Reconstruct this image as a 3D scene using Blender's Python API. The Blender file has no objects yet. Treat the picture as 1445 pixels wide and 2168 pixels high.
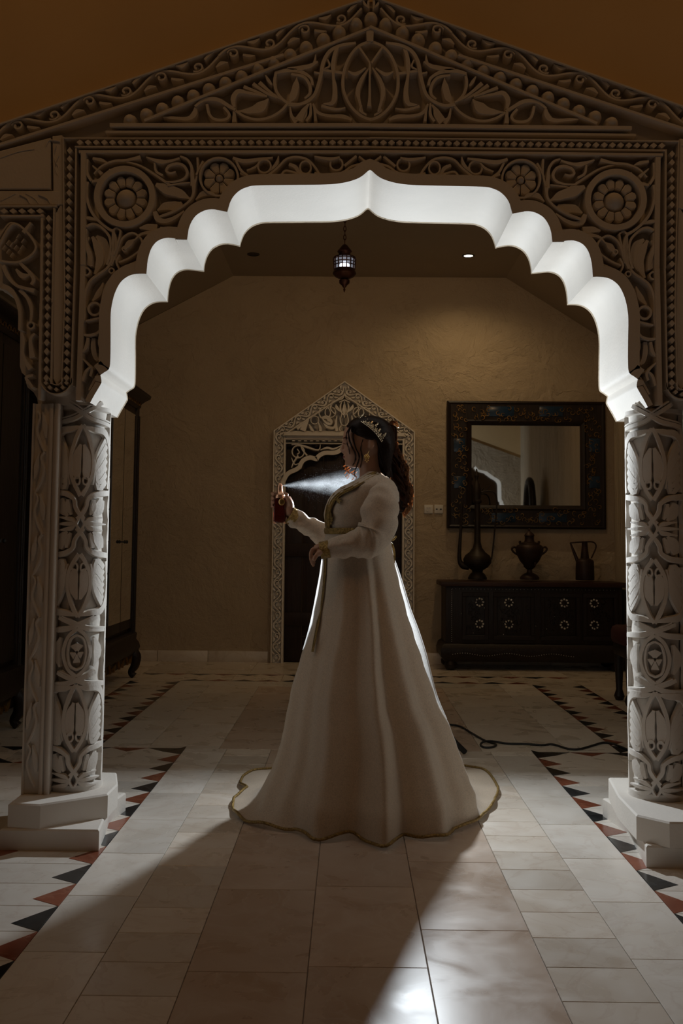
import bpy, bmesh, math, random
from mathutils import Vector, Matrix, noise
random.seed(7)
PI = math.pi
sc = bpy.context.scene
COL = sc.collection
# ---------------------------------------------------------------- camera
F_PX, W_PX, H_PX = 35.0 / 36.0 * 2168.0, 1445.0, 2168.0
CX, CY = 722.5, 1004.0                      # principal point (the picture is slightly cropped)
CAM = Vector((0, 0, 1.15))
RCAM = (Matrix.Rotation(math.radians(0.50), 3, 'Z') @ Matrix.Rotation(math.radians(90 + 4.0), 3, 'X')
        @ Matrix.Rotation(math.radians(0.52), 3, 'Z'))
cam_data = bpy.data.cameras.new('camera')
cam_data.sensor_fit = 'VERTICAL'; cam_data.sensor_height = 36.0; cam_data.sensor_width = 24.0
cam_data.lens = 35.0
cam_data.shift_y = (CY - H_PX / 2) / H_PX
cam_data.clip_start = 0.05
cam = bpy.data.objects.new('camera', cam_data); COL.objects.link(cam)
cam.matrix_world = Matrix.Translation(CAM) @ RCAM.to_4x4()
sc.camera = cam
# ---------------------------------------------------------------- world, exposure
world = bpy.data.worlds.new('world'); sc.world = world; world.use_nodes = True
wb = world.node_tree.nodes['Background']
wb.inputs[0].default_value = (1.0, 0.50, 0.205, 1); wb.inputs[1].default_value = 0.008
sc.view_settings.view_transform = 'Standard'; sc.view_settings.look = 'None'
sc.view_settings.gamma = 1.0; sc.view_settings.use_curve_mapping = False
sc.view_settings.exposure = 0.0
cy = sc.cycles; cy.max_bounces = 6; cy.diffuse_bounces = 3; cy.glossy_bounces = 3; cy.transmission_bounces = 4; cy.volume_bounces = 0
cy.caustics_reflective = False; cy.caustics_refractive = False; cy.sample_clamp_indirect = 4.0; cy.adaptive_threshold = 0.018
FLASH_POS = Vector((0.262, 5.20, 1.40)); FLASH_W = 40.0
DOWN_W = 24.0
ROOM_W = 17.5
HALL_W = 5.2
# ---------------------------------------------------------------- picture -> place
def ray(px, py):
    return RCAM @ Vector(((px - CX) / F_PX, -(py - CY) / F_PX, -1.0))
def onY(px, py, Y):
    d = ray(px, py); return CAM + d * ((Y - CAM.y) / d.y)
def onZ(px, py, z):
    d = ray(px, py); return CAM + d * ((z - CAM.z) / d.z)
def onX(px, py, x):
    d = ray(px, py); return CAM + d * ((x - CAM.x) / d.x)
# ---------------------------------------------------------------- mesh building
def catmull(pts, n=8, closed=False):
    pts = [tuple(p) for p in pts]
    if len(pts) < 3 and not closed:
        a, b = pts[0], pts[-1]
        return [tuple(a[k] + (b[k] - a[k]) * i / n for k in range(len(a))) for i in range(n + 1)]
    out = []; N = len(pts); segs = N if closed else N - 1
    for i in range(segs):
        if closed: p0, p1, p2, p3 = pts[(i - 1) % N], pts[i], pts[(i + 1) % N], pts[(i + 2) % N]
        else: p0, p1, p2, p3 = pts[max(i - 1, 0)], pts[i], pts[i + 1], pts[min(i + 2, N - 1)]
        for k in range(n):
            t = k / n; t2 = t * t; t3 = t2 * t
            out.append(tuple(0.5 * (2 * b + (c - a) * t + (2 * a - 5 * b + 4 * c - d) * t2 + (3 * b - a - 3 * c + d) * t3)
                             for a, b, c, d in zip(p0, p1, p2, p3)))
    if not closed: out.append(pts[-1])
    return out
class MB:
    def __init__(self): self.v = []; self.f = []
    def add(self, vs, fs):
        o = len(self.v); self.v += [tuple(x) for x in vs]; self.f += [tuple(i + o for i in f) for f in fs]
    def box(self, x0, x1, y0, y1, z0, z1, bottom=True):
        v = [(x0, y0, z0), (x1, y0, z0), (x1, y1, z0), (x0, y1, z0), (x0, y0, z1), (x1, y0, z1), (x1, y1, z1), (x0, y1, z1)]
        f = [(4, 5, 6, 7), (0, 1, 5, 4), (1, 2, 6, 5), (2, 3, 7, 6), (3, 0, 4, 7)]
        if bottom: f.append((3, 2, 1, 0))
        self.add(v, f); return self
    def bevel_box(self, x0, x1, y0, y1, z0, z1, c=0.005):
        bm = bmesh.new(); r = bmesh.ops.create_cube(bm, size=1.0)
        for q in bm.verts:
            q.co = Vector(((x0 + x1) / 2 + q.co.x * (x1 - x0), (y0 + y1) / 2 + q.co.y * (y1 - y0), (z0 + z1) / 2 + q.co.z * (z1 - z0)))
        bmesh.ops.bevel(bm, geom=bm.edges[:], offset=c, segments=2, affect='EDGES', profile=0.5)
        bm.verts.index_update()
        self.add([q.co[:] for q in bm.verts], [[q.index for q in f.verts] for f in bm.faces]); bm.free(); return self
    def lathe(self, prof, c=(0, 0, 0), n=24, squash=1.0, cap=True):
        vs = []; m = len(prof)
        for r, z in prof:
            for i in range(n):
                a = 2 * PI * i / n; vs.append((c[0] + r * math.cos(a), c[1] + r * math.sin(a) * squash, c[2] + z))
        fs = [(j * n + i, j * n + (i + 1) % n, (j + 1) * n + (i + 1) % n, (j + 1) * n + i) for j in range(m - 1) for i in range(n)]
        if cap:
            fs.append(tuple(range(n - 1, -1, -1))); fs.append(tuple((m - 1) * n + i for i in range(n)))
        self.add(vs, fs); return self
    def tube(self, path, rad, n=8, cap=True, closed=False):
        P = [Vector(p) for p in path]; m = len(P)
        R = rad if hasattr(rad, '__len__') else [rad] * m
        if len(R) != m:
            R = [R[min(int(i / max(m - 1, 1) * (len(R) - 1)), len(R) - 2)] * (1 - (i / max(m - 1, 1) * (len(R) - 1) - min(int(i / max(m - 1, 1) * (len(R) - 1)), len(R) - 2)))
                 + R[min(int(i / max(m - 1, 1) * (len(R) - 1)), len(R) - 2) + 1] * (i / max(m - 1, 1) * (len(R) - 1) - min(int(i / max(m - 1, 1) * (len(R) - 1)), len(R) - 2)) for i in range(m)]
        vs = []; up = None
        for i in range(m):
            t = (P[(i + 1) % m] - P[i - 1]) if closed else (P[min(i + 1, m - 1)] - P[max(i - 1, 0)])
            if t.length < 1e-9: t = Vector((0, 0, 1))
            t.normalize()
            if up is None:
                up = Vector((0, 0, 1)) if abs(t.z) < 0.9 else Vector((1, 0, 0))
            x = up - t * up.dot(t)
            if x.length < 1e-6: x = t.orthogonal()
            x.normalize(); up = x; y = t.cross(x)
            for k in range(n):
                a = 2 * PI * k / n; vs.append(P[i] + (x * math.cos(a) + y * math.sin(a)) * R[i])
        fs = []
        for j in range(m if closed else m - 1):
            for k in range(n):
                a, b = j * n, ((j + 1) % m) * n
                fs.append((a + k, a + (k + 1) % n, b + (k + 1) % n, b + k))
        if cap and not closed:
            fs.append(tuple(range(n - 1, -1, -1))); fs.append(tuple((m - 1) * n + k for k in range(n)))
        self.add(vs, fs); return self
    def loft(self, rings, cap0=False, cap1=False):
        n = len(rings[0]); vs = [p for r in rings for p in r]
        fs = [(j * n + i, j * n + (i + 1) % n, (j + 1) * n + (i + 1) % n, (j + 1) * n + i) for j in range(len(rings) - 1) for i in range(n)]
        if cap0: fs.append(tuple(range(n - 1, -1, -1)))
        if cap1: fs.append(tuple((len(rings) - 1) * n + i for i in range(n)))
        self.add(vs, fs); return self
    def prism(self, poly, mp, h0, h1, ch=0.0, back=False):
        """closed outline poly (u,v) raised from h0 to h1; mp(u,v,h)->xyz"""
        n = len(poly); vs = [mp(u, v, h0) for u, v in poly]; fs = []
        if ch > 0:
            ins = inset(poly, ch)
            vs += [mp(u, v, h1 - ch) for u, v in poly]; vs += [mp(u, v, h1) for u, v in ins]; L = 3
        else:
            vs += [mp(u, v, h1) for u, v in poly]; L = 2
        for l in range(L - 1):
            fs += [(l * n + i, l * n + (i + 1) % n, (l + 1) * n + (i + 1) % n, (l + 1) * n + i) for i in range(n)]
        fs.append(tuple((L - 1) * n + i for i in range(n)))
        if back: fs.append(tuple(range(n - 1, -1, -1)))
        self.add(vs, fs); return self
    _jit = [0]
    def stroke(self, pts, wid, mp, h=0.02, h0=0.0, n=5, closed=False, ch=0.22, mid=False):
        """a raised strap along pts (u,v) of width wid (number or list)"""
        MB._jit[0] += 1; h = h * (1.0 - 0.0085 * ((MB._jit[0] // 2) * 5 % 11))
        P = catmull(pts, n, closed); m = len(P)
        Wd = wid if hasattr(wid, '__len__') else [wid, wid]
        WW = []
        for i in range(m):
            s = i / max(m - 1, 1) * (len(Wd) - 1); k = min(int(s), len(Wd) - 2); t = s - k; t = t * t * (3 - 2 * t)
            WW.append(Wd[k] * (1 - t) + Wd[k + 1] * t)
        vs = []; c = 5
        for i in range(m):
            if closed: a, b = P[i - 1], P[(i + 1) % m]
            else: a, b = P[max(i - 1, 0)], P[min(i + 1, m - 1)]
            tx, ty = b[0] - a[0], b[1] - a[1]; l = math.hypot(tx, ty) or 1e-9
            nx, ny = -ty / l, tx / l; w = WW[i] / 2; wi = max(w - min(h * ch, 0.004), w * 0.6)
            u, v = P[i]
            vs += [mp(u - nx * w, v - ny * w, h0), mp(u - nx * wi, v - ny * wi, h), mp(u, v, h), mp(u + nx * wi, v + ny * wi, h), mp(u + nx * w, v + ny * w, h0)]
        fs = []
        for j in range(m if closed else m - 1):
            a, b = j * c, ((j + 1) % m) * c
            fs += [(a + k, b + k, b + k + 1, a + k + 1) for k in range(4)]
        if not closed:
            fs.append((0, 1, 2, 3, 4)); e = (m - 1) * c; fs.append((e + 4, e + 3, e + 2, e + 1, e))
        self.add(vs, fs); return self
    def dome(self, c, r, mp, h, n=14, rings=4, sq=1.0, h0=0.0):
        vs = []; u0, v0 = c
        for j in range(rings):
            a = j / rings * PI / 2
            for i in range(n):
                t = 2 * PI * i / n
                vs.append(mp(u0 + r * math.cos(a) * math.cos(t), v0 + r * sq * math.cos(a) * math.sin(t), h0 + h * math.sin(a)))
        vs.append(mp(u0, v0, h0 + h)); top = len(vs) - 1
        fs = [(j * n + i, j * n + (i + 1) % n, (j + 1) * n + (i + 1) % n, (j + 1) * n + i) for j in range(rings - 1) for i in range(n)]
        fs += [((rings - 1) * n + i, (rings - 1) * n + (i + 1) % n, top) for i in range(n)]
        self.add(vs, fs); return self
    def disc(self, c, r, mp, h, n=24, ch=0.004, h0=0.0):
        poly = [(c[0] + r * math.cos(2 * PI * i / n), c[1] + r * math.sin(2 * PI * i / n)) for i in range(n)]
        return self.prism(poly, mp, h0, h, ch)
    def ball(self, c, r, n=10, sx=1, sy=1, sz=1):
        prof = [(r * math.sin(PI * j / n), -r * math.cos(PI * j / n)) for j in range(n + 1)]
        vs = []; N = n + 4
        for rr, z in prof:
            for i in range(N):
                a = 2 * PI * i / N; vs.append((c[0] + sx * max(rr, 1e-5) * math.cos(a), c[1] + sy * max(rr, 1e-5) * math.sin(a), c[2] + sz * z))
        fs = [(j * N + i, j * N + (i + 1) % N, (j + 1) * N + (i + 1) % N, (j + 1) * N + i) for j in range(n) for i in range(N)]
        self.add(vs, fs); return self
    def mesh(self, name, mat=None, smooth=35):
        me = bpy.data.meshes.new(name); me.from_pydata(self.v, [], self.f); me.validate()
        bm = bmesh.new(); bm.from_mesh(me); bmesh.ops.recalc_face_normals(bm, faces=bm.faces); bm.to_mesh(me); bm.free()
        if mat: me.materials.append(mat)
        if smooth:
            me.polygons.foreach_set('use_smooth', [True] * len(me.polygons))
            if smooth < 180: me.set_sharp_from_angle(angle=math.radians(smooth))
        return me
    def build(self, name, mat, parent=None, smooth=35, local=False):
        o = bpy.data.objects.new(name, self.mesh(name, mat, smooth)); COL.objects.link(o)
        if parent: attach(o, parent, local)
        return o
def inset(poly, d):
    n = len(poly); A = sum(poly[i][0] * poly[(i + 1) % n][1] - poly[(i + 1) % n][0] * poly[i][1] for i in range(n))
    s = 1 if A > 0 else -1; out = []
    for i in range(n):
        p0, p1, p2 = poly[i - 1], poly[i], poly[(i + 1) % n]
        a = Vector((p1[0] - p0[0], p1[1] - p0[1])); b = Vector((p2[0] - p1[0], p2[1] - p1[1]))
        if a.length < 1e-9: a = b.copy()
        if b.length < 1e-9: b = a.copy()
        a.normalize(); b.normalize(); na = Vector((-a.y, a.x)) * s; nb = Vector((-b.y, b.x)) * s
        m = na + nb; L = m.length
        m = m / L if L > 1e-6 else na
        k = d / max(m.dot(na), 0.5)
        out.append((p1[0] + m.x * k, p1[1] + m.y * k))
    return out
def wmat(o):
    m = Matrix.Translation(o.location) if o.rotation_euler[:] == (0.0, 0.0, 0.0) else Matrix.LocRotScale(o.location, o.rotation_euler, o.scale)
    if o.parent: m = wmat(o.parent) @ o.matrix_parent_inverse @ m
    return m
def attach(o, parent, local=False):
    o.parent = parent
    if not local: o.matrix_parent_inverse = wmat(parent).inverted()
def tag(o, label=None, cat=None, group=None, kind=None):
    if label: o['label'] = label
    if cat: o['category'] = cat
    if group: o['group'] = group
    if kind: o['kind'] = kind
    return o
def thing(name, label, cat, loc=(0, 0, 0), group=None, kind=None):
    o = bpy.data.objects.new(name, None); COL.objects.link(o); o.location = loc; o.empty_display_size = 0.1
    return tag(o, label, cat, group, kind)
def obj(name, me, parent=None, loc=None, local=False):
    o = bpy.data.objects.new(name, me); COL.objects.link(o)
    if loc is not None: o.location = loc
    if parent: attach(o, parent, local)
    return o
# ---------------------------------------------------------------- materials
def nodes(name):
    m = bpy.data.materials.new(name); m.use_nodes = True
    nt = m.node_tree; b = nt.nodes['Principled BSDF']
    return m, nt, b
def N(nt, kind, **kw):
    n = nt.nodes.new(kind)
    for k, v in kw.items():
        if k.startswith('i_'):
            key = k[2:]; key = int(key) if key.isdigit() else key.replace('_', ' ')
            n.inputs[key].default_value = v
        else: setattr(n, k, v)
    return n
def ramp(nt, src, stops):
    r = nt.nodes.new('ShaderNodeValToRGB'); el = r.color_ramp.elements
    while len(el) < len(stops): el.new(0.5)
    for e, (p, c) in zip(el, stops): e.position = p; e.color = (*c, 1) if len(c) == 3 else c
    nt.links.new(src, r.inputs[0]); return r.outputs[0]
def coords(nt, scale=(1, 1, 1), obj_space=True):
    tc = nt.nodes.new('ShaderNodeTexCoord'); mp = nt.nodes.new('ShaderNodeMapping'); mp.inputs['Scale'].default_value = scale
    nt.links.new(tc.outputs['Object' if obj_space else 'Generated'], mp.inputs[0]); return mp.outputs[0]
def simple(name, col, rough=0.5, metal=0.0, var=0.12, scale=8.0, bump=0.0, bscale=60.0, spec=0.5, stretch=(1, 1, 1), detail=4.0, sheen=0.0):
    m, nt, b = nodes(name); co = coords(nt, stretch)
    no = N(nt, 'ShaderNodeTexNoise', i_Scale=scale, i_Detail=detail); nt.links.new(co, no.inputs['Vector'])
    c0 = tuple(max(0, x * (1 - var)) for x in col); c1 = tuple(min(1, x * (1 + var)) for x in col)
    nt.links.new(ramp(nt, no.outputs['Fac'], [(0.3, c0), (0.7, c1)]), b.inputs['Base Color'])
    b.inputs['Roughness'].default_value = rough; b.inputs['Metallic'].default_value = metal
    b.inputs['Specular IOR Level'].default_value = spec
    if sheen: b.inputs['Sheen Weight'].default_value = sheen
    if bump:
        nb = N(nt, 'ShaderNodeTexNoise', i_Scale=bscale, i_Detail=5.0); nt.links.new(co, nb.inputs['Vector'])
        bp = N(nt, 'ShaderNodeBump', i_Strength=bump, i_Distance=0.01); nt.links.new(nb.outputs['Fac'], bp.inputs['Height'])
        nt.links.new(bp.outputs[0], b.inputs['Normal'])
    return m
def plaster_wall(name, col, strength=0.5, stretch=(1, 1, 1), var=0.07):
    m, nt, b = nodes(name); co = coords(nt, stretch)
    no = N(nt, 'ShaderNodeTexNoise', i_Scale=1.6, i_Detail=5.0); nt.links.new(co, no.inputs['Vector'])
    nt.links.new(ramp(nt, no.outputs['Fac'], [(0.3, tuple(x * (1 - var) for x in col)), (0.7, tuple(min(1, x * (1 + var)) for x in col))]), b.inputs['Base Color'])
    wv = N(nt, 'ShaderNodeTexNoise', i_Scale=2.4, i_Detail=9.0, i_Roughness=0.62, i_Distortion=0.35); nt.links.new(co, wv.inputs['Vector'])
    r1 = ramp(nt, wv.outputs['Fac'], [(0.25, (0.2, 0.2, 0.2)), (0.44, (0.50, 0.50, 0.50)), (0.46, (0.40, 0.40, 0.40)), (0.59, (0.62, 0.62, 0.62)), (0.61, (0.51, 0.51, 0.51)), (0.8, (0.8, 0.8, 0.8))])
    fi = N(nt, 'ShaderNodeTexNoise', i_Scale=11.0, i_Detail=7.0, i_Roughness=0.6); nt.links.new(co, fi.inputs['Vector'])
    b1 = N(nt, 'ShaderNodeBump', i_Strength=strength, i_Distance=0.05); nt.links.new(r1, b1.inputs['Height'])
    b2 = N(nt, 'ShaderNodeBump', i_Strength=strength * 0.6, i_Distance=0.012); nt.links.new(fi.outputs['Fac'], b2.inputs['Height'])
    nt.links.new(b1.outputs[0], b2.inputs['Normal']); nt.links.new(b2.outputs[0], b.inputs['Normal'])
    b.inputs['Roughness'].default_value = 0.75; b.inputs['Specular IOR Level'].default_value = 0.3
    return m
def marble(name, c0, c1, vein, rough=0.2):
    m, nt, b = nodes(name); co = coords(nt)
    oi = nt.nodes.new('ShaderNodeObjectInfo')
    ad = N(nt, 'ShaderNodeVectorMath', operation='ADD'); nt.links.new(co, ad.inputs[0])
    mu = N(nt, 'ShaderNodeMath', operation='MULTIPLY', i_1=37.0); nt.links.new(oi.outputs['Random'], mu.inputs[0])
    cb = nt.nodes.new('ShaderNodeCombineXYZ'); nt.links.new(mu.outputs[0], cb.inputs[0]); nt.links.new(mu.outputs[0], cb.inputs[1])
    nt.links.new(cb.outputs[0], ad.inputs[1])
    n1 = N(nt, 'ShaderNodeTexNoise', i_Scale=5.0, i_Detail=7.0, i_Distortion=0.7); nt.links.new(ad.outputs[0], n1.inputs['Vector'])
    n2 = N(nt, 'ShaderNodeTexNoise', i_Scale=3.0, i_Detail=9.0, i_Distortion=2.2); nt.links.new(ad.outputs[0], n2.inputs['Vector'])
    base = ramp(nt, n1.outputs['Fac'], [(0.3, c0), (0.7, c1)])
    vf = ramp(nt, n2.outputs['Fac'], [(0.47, (0, 0, 0)), (0.5, (0.28, 0.28, 0.28)), (0.53, (0, 0, 0))])
    mx = N(nt, 'ShaderNodeMix', data_type='RGBA'); nt.links.new(vf, mx.inputs[0]); nt.links.new(base, mx.inputs[6]); mx.inputs[7].default_value = (*vein, 1)
    hs = N(nt, 'ShaderNodeHueSaturation'); nt.links.new(mx.outputs[2], hs.inputs['Color'])
    mr = N(nt, 'ShaderNodeMapRange'); nt.links.new(oi.outputs['Random'], mr.inputs[0]); mr.inputs[3].default_value = 0.84; mr.inputs[4].default_value = 1.10
    nt.links.new(mr.outputs[0], hs.inputs['Value']); nt.links.new(hs.outputs[0], b.inputs['Base Color'])
    rr = ramp(nt, n1.outputs['Fac'], [(0.3, (rough * 0.8,) * 3), (0.7, (rough * 1.5,) * 3)]); nt.links.new(rr, b.inputs['Roughness'])
    bp = N(nt, 'ShaderNodeBump', i_Strength=0.08, i_Distance=0.003); nt.links.new(n1.outputs['Fac'], bp.inputs['Height']); nt.links.new(bp.outputs[0], b.inputs['Normal'])
    return m
def wood(name, col, rough=0.45, axis='Z', var=0.35):
    st = {'Z': (14, 14, 1.2), 'X': (1.2, 14, 14), 'Y': (14, 1.2, 14)}[axis]
    return simple(name, col, rough, 0, var, 3.0, 0.25, 8.0, 0.4, st, 6.0)
def emit(name, col, s):
    m, nt, b = nodes(name); b.inputs['Emission Color'].default_value = (*col, 1); b.inputs['Emission Strength'].default_value = s
    b.inputs['Base Color'].default_value = (*col, 1); return m
M = {}
M['stucco'] = simple('carved_stucco', (0.80, 0.75, 0.685), 0.7, 0, 0.05, 3.0, 0.12, 90.0, 0.3)
M['wall_cream'] = plaster_wall('trowelled_plaster', (0.47, 0.375, 0.265), 0.75)
M['wall_drip'] = plaster_wall('dragged_plaster', (0.52, 0.42, 0.30), 0.8, (2.2, 2.2, 0.45))
M['wall_ochre'] = simple('ochre_painted_wall', (0.78, 0.56, 0.30), 0.8, 0, 0.05, 1.5, 0.05, 40.0, 0.2)
M['ceiling'] = simple('ceiling_paint', (0.42, 0.33, 0.22), 0.85, 0, 0.04, 1.0, 0.05, 30.0, 0.2)
M['cream_tile'] = marble('cream_marble', (0.72, 0.62, 0.51), (0.81, 0.74, 0.65), (0.55, 0.42, 0.32), 0.27)
M['pale_tile'] = marble('pale_marble', (0.77, 0.70, 0.61), (0.85, 0.80, 0.73), (0.62, 0.50, 0.42), 0.27)
M['tan_tile'] = marble('tan_marble', (0.54, 0.40, 0.30), (0.68, 0.55, 0.445), (0.74, 0.66, 0.58), 0.27)
M['black_tile'] = marble('black_marble', (0.012, 0.014, 0.016), (0.035, 0.04, 0.042), (0.12, 0.12, 0.12), 0.2)
M['red_tile'] = marble('red_marble', (0.20, 0.055, 0.030), (0.34, 0.11, 0.06), (0.45, 0.22, 0.14), 0.2)
M['grout'] = simple('grout', (0.40, 0.33, 0.27), 0.8)
M['dark_wood'] = wood('dark_carved_wood', (0.016, 0.0085, 0.006))
M['red_wood'] = wood('reddish_wood', (0.040, 0.014, 0.008), axis='X')
M['door_wood'] = wood('door_wood', (0.022, 0.009, 0.006), 0.5)
M['gold'] = simple('gold_leaf', (0.75, 0.48, 0.17), 0.32, 1.0, 0.2, 40)
M['old_gold'] = simple('worn_gilding', (0.34, 0.20, 0.07), 0.42, 1.0, 0.35, 30)
M['copper'] = simple('tarnished_copper', (0.036, 0.017, 0.011), 0.5, 0.4, 0.35, 14)
M['brass_dark'] = simple('blackened_brass', (0.026, 0.017, 0.011), 0.5, 0.4, 0.3, 14)
M['blue'] = simple('blue_glaze', (0.012, 0.035, 0.075), 0.25, 0, 0.2, 14)
M['pearl'] = simple('mother_of_pearl', (0.80, 0.78, 0.74), 0.18, 0, 0.1, 60, spec=0.8)
M['black'] = simple('black_plastic', (0.012, 0.012, 0.013), 0.45)
M['rubber'] = simple('black_rubber', (0.010, 0.010, 0.011), 0.6)
M['switch'] = simple('switch_plastic', (0.72, 0.69, 0.64), 0.35)
M['mirror'] = simple('mirror_glass', (0.86, 0.87, 0.85), 0.02, 1.0, 0.0)
M['red_fabric'] = simple('dark_red_upholstery', (0.055, 0.005, 0.005), 0.8)
# ================================================================ setting
X0 = onY(781, 600, 3.90).x                # axis of the archway
YF, YR, YB = 3.90, 3.962, 4.35            # carved face, its recessed ground, back of the arch
YW = 9.74                                 # far wall
XL, XR = -2.66, 2.58
def flat(name, poly, Y0, Y1, mat, kind='structure', parent=None):
    mb = MB(); mb.prism(poly, lambda u, v, h: (u, Y1 - h, v), 0, Y1 - Y0, 0, True)
    o = mb.build(name, mat, parent, 0)
    if kind and not parent: tag(o, kind=kind)
    return o
def PW(px, py): return onY(px, py, YW - 0.07)
DX0, DX1, DZ = PW(601, 1150).x - 0.03, 2 * PW(727.5, 1000).x - PW(601, 1150).x + 0.03, PW(727, 936).z
wall_back = flat('wall_back', [(XL - 0.1, 0), (DX0, 0), (DX0, PW(727, 906).z), ((DX0 + DX1) / 2, PW(727, 838).z), (DX1, PW(727, 906).z), (DX1, 0), (XR + 0.1, 0), (XR + 0.1, 3.10), (1.53, 3.80), (1.53, 3.86), (-1.18, 3.86), (-1.18, 3.80), (XL - 0.1, 2.95)], YW, YW + 0.12, M['wall_cream'])
tag(MB().box(XL - 0.12, XL, YB, YW, 0, 3.1).build('wall_left', M['wall_cream'], None, 0), kind='structure')
tag(MB().box(XR, XR + 0.12, YB, YW, 0, 3.2).build('wall_right', M['wall_drip'], None, 0), kind='structure')
mb = MB()
for (xa, za, xb, zb) in ((XL - 0.12, 2.95, -1.18, 3.80), (-1.18, 3.80, 1.53, 3.80), (1.53, 3.80, XR + 0.12, 3.06)):
    mb.add([(xa, YB, za), (xb, YB, zb), (xb, YW, zb), (xa, YW, za), (xa, YB, za + 0.08), (xb, YB, zb + 0.08), (xb, YW, zb + 0.08), (xa, YW, za + 0.08)],
           [(0, 1, 2, 3), (4, 7, 6, 5), (0, 4, 5, 1), (2, 6, 7, 3), (0, 3, 7, 4), (1, 5, 6, 2)])
tag(mb.build('ceiling', M['ceiling'], None, 0), kind='structure')
# baseboard of the far wall, slab by slab
bb = thing('baseboard_back', None, None, (0, YW, 0), kind='structure')
xs = [XL, -1.85, -1.36, -0.78]
for a, b in zip(xs[:-1], xs[1:]):
    MB().bevel_box(a + 0.002, b - 0.002, YW - 0.02, YW, 0, 0.105, 0.003).build('skirting_tile', M['cream_tile'], bb)
for a, b in ((0.72, 1.3), (1.3, 1.95), (1.95, XR)):
    MB().bevel_box(a + 0.002, b - 0.002, YW - 0.02, YW, 0, 0.105, 0.003).build('skirting_tile', M['cream_tile'], bb)
# ---------------------------------------------------------------- floor
floor = thing('floor', None, None, (0, 0, 0), kind='structure')
MB().box(-5, 5, -4, 10.0, -0.10, -0.006).build('screed', M['grout'], floor, 0)
XF = (onZ(395, 1577.5, 0).x + onZ(1124.5, 1587.5, 0).x) / 2
_cache = {}
def tile(name, x0, x1, y0, y1, mat, g=0.0012, z=0.0):
    k = (round(x1 - x0, 4), round(y1 - y0, 4), mat.name, name)
    if k not in _cache:
        w, d = (x1 - x0) / 2 - g, (y1 - y0) / 2 - g; e = 0.0012
        mb = MB(); mb.add([(-w, -d, -0.006), (w, -d, -0.006), (w, d, -0.006), (-w, d, -0.006), (-w, -d, -e), (w, -d, -e), (w, d, -e), (-w, d, -e),
                           (-w + e, -d + e, 0), (w - e, -d + e, 0), (w - e, d - e, 0), (-w + e, d - e, 0)],
                          [(0, 1, 5, 4), (1, 2, 6, 5), (2, 3, 7, 6), (3, 0, 4, 7), (4, 5, 9, 8), (5, 6, 10, 9), (6, 7, 11, 10), (7, 4, 8, 11), (8, 9, 10, 11)])
        _cache[k] = mb.mesh(name, mat, 0)
    return obj(name, _cache[k], floor, ((x0 + x1) / 2, (y0 + y1) / 2, z))
tri_mesh = {}
def tooth(a, b, apex, mat):
    """flat triangular inlay: base a-b, tip apex (floor coordinates)"""
    c = Vector(((a[0] + b[0] + apex[0]) / 3, (a[1] + b[1] + apex[1]) / 3))
    loc = [(p[0] - c.x, p[1] - c.y) for p in (a, b, apex)]
    k = (mat.name,) + tuple(round(q, 3) for p in loc for q in p)
    if k not in tri_mesh:
        tri_mesh[k] = MB().prism(loc, lambda u, v, h: (u, v, h), -0.004, 0.0010, 0.0006).mesh('triangle_inlay', mat, 0)
    obj('triangle_inlay', tri_mesh[k], floor, (c.x, c.y, 0))
WP, S1, S2, S3 = 0.97, 0.735, 0.487, 0.163     # half widths of the stripes of the path
Y_T = 5.66                                     # where the path meets the inner room
y_start = 0.9
def run(name, x0, x1, ya, yb, step, phase, mat):
    ys = []; k = math.ceil((ya - phase) / step); ys.append(ya)
    while phase + k * step < yb - 0.02:
        if phase + k * step > ya + 0.02: ys.append(phase + k * step)
        k += 1
    ys.append(yb)
    for a, b in zip(ys[:-1], ys[1:]): tile(name, x0, x1, a, b, mat)
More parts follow.
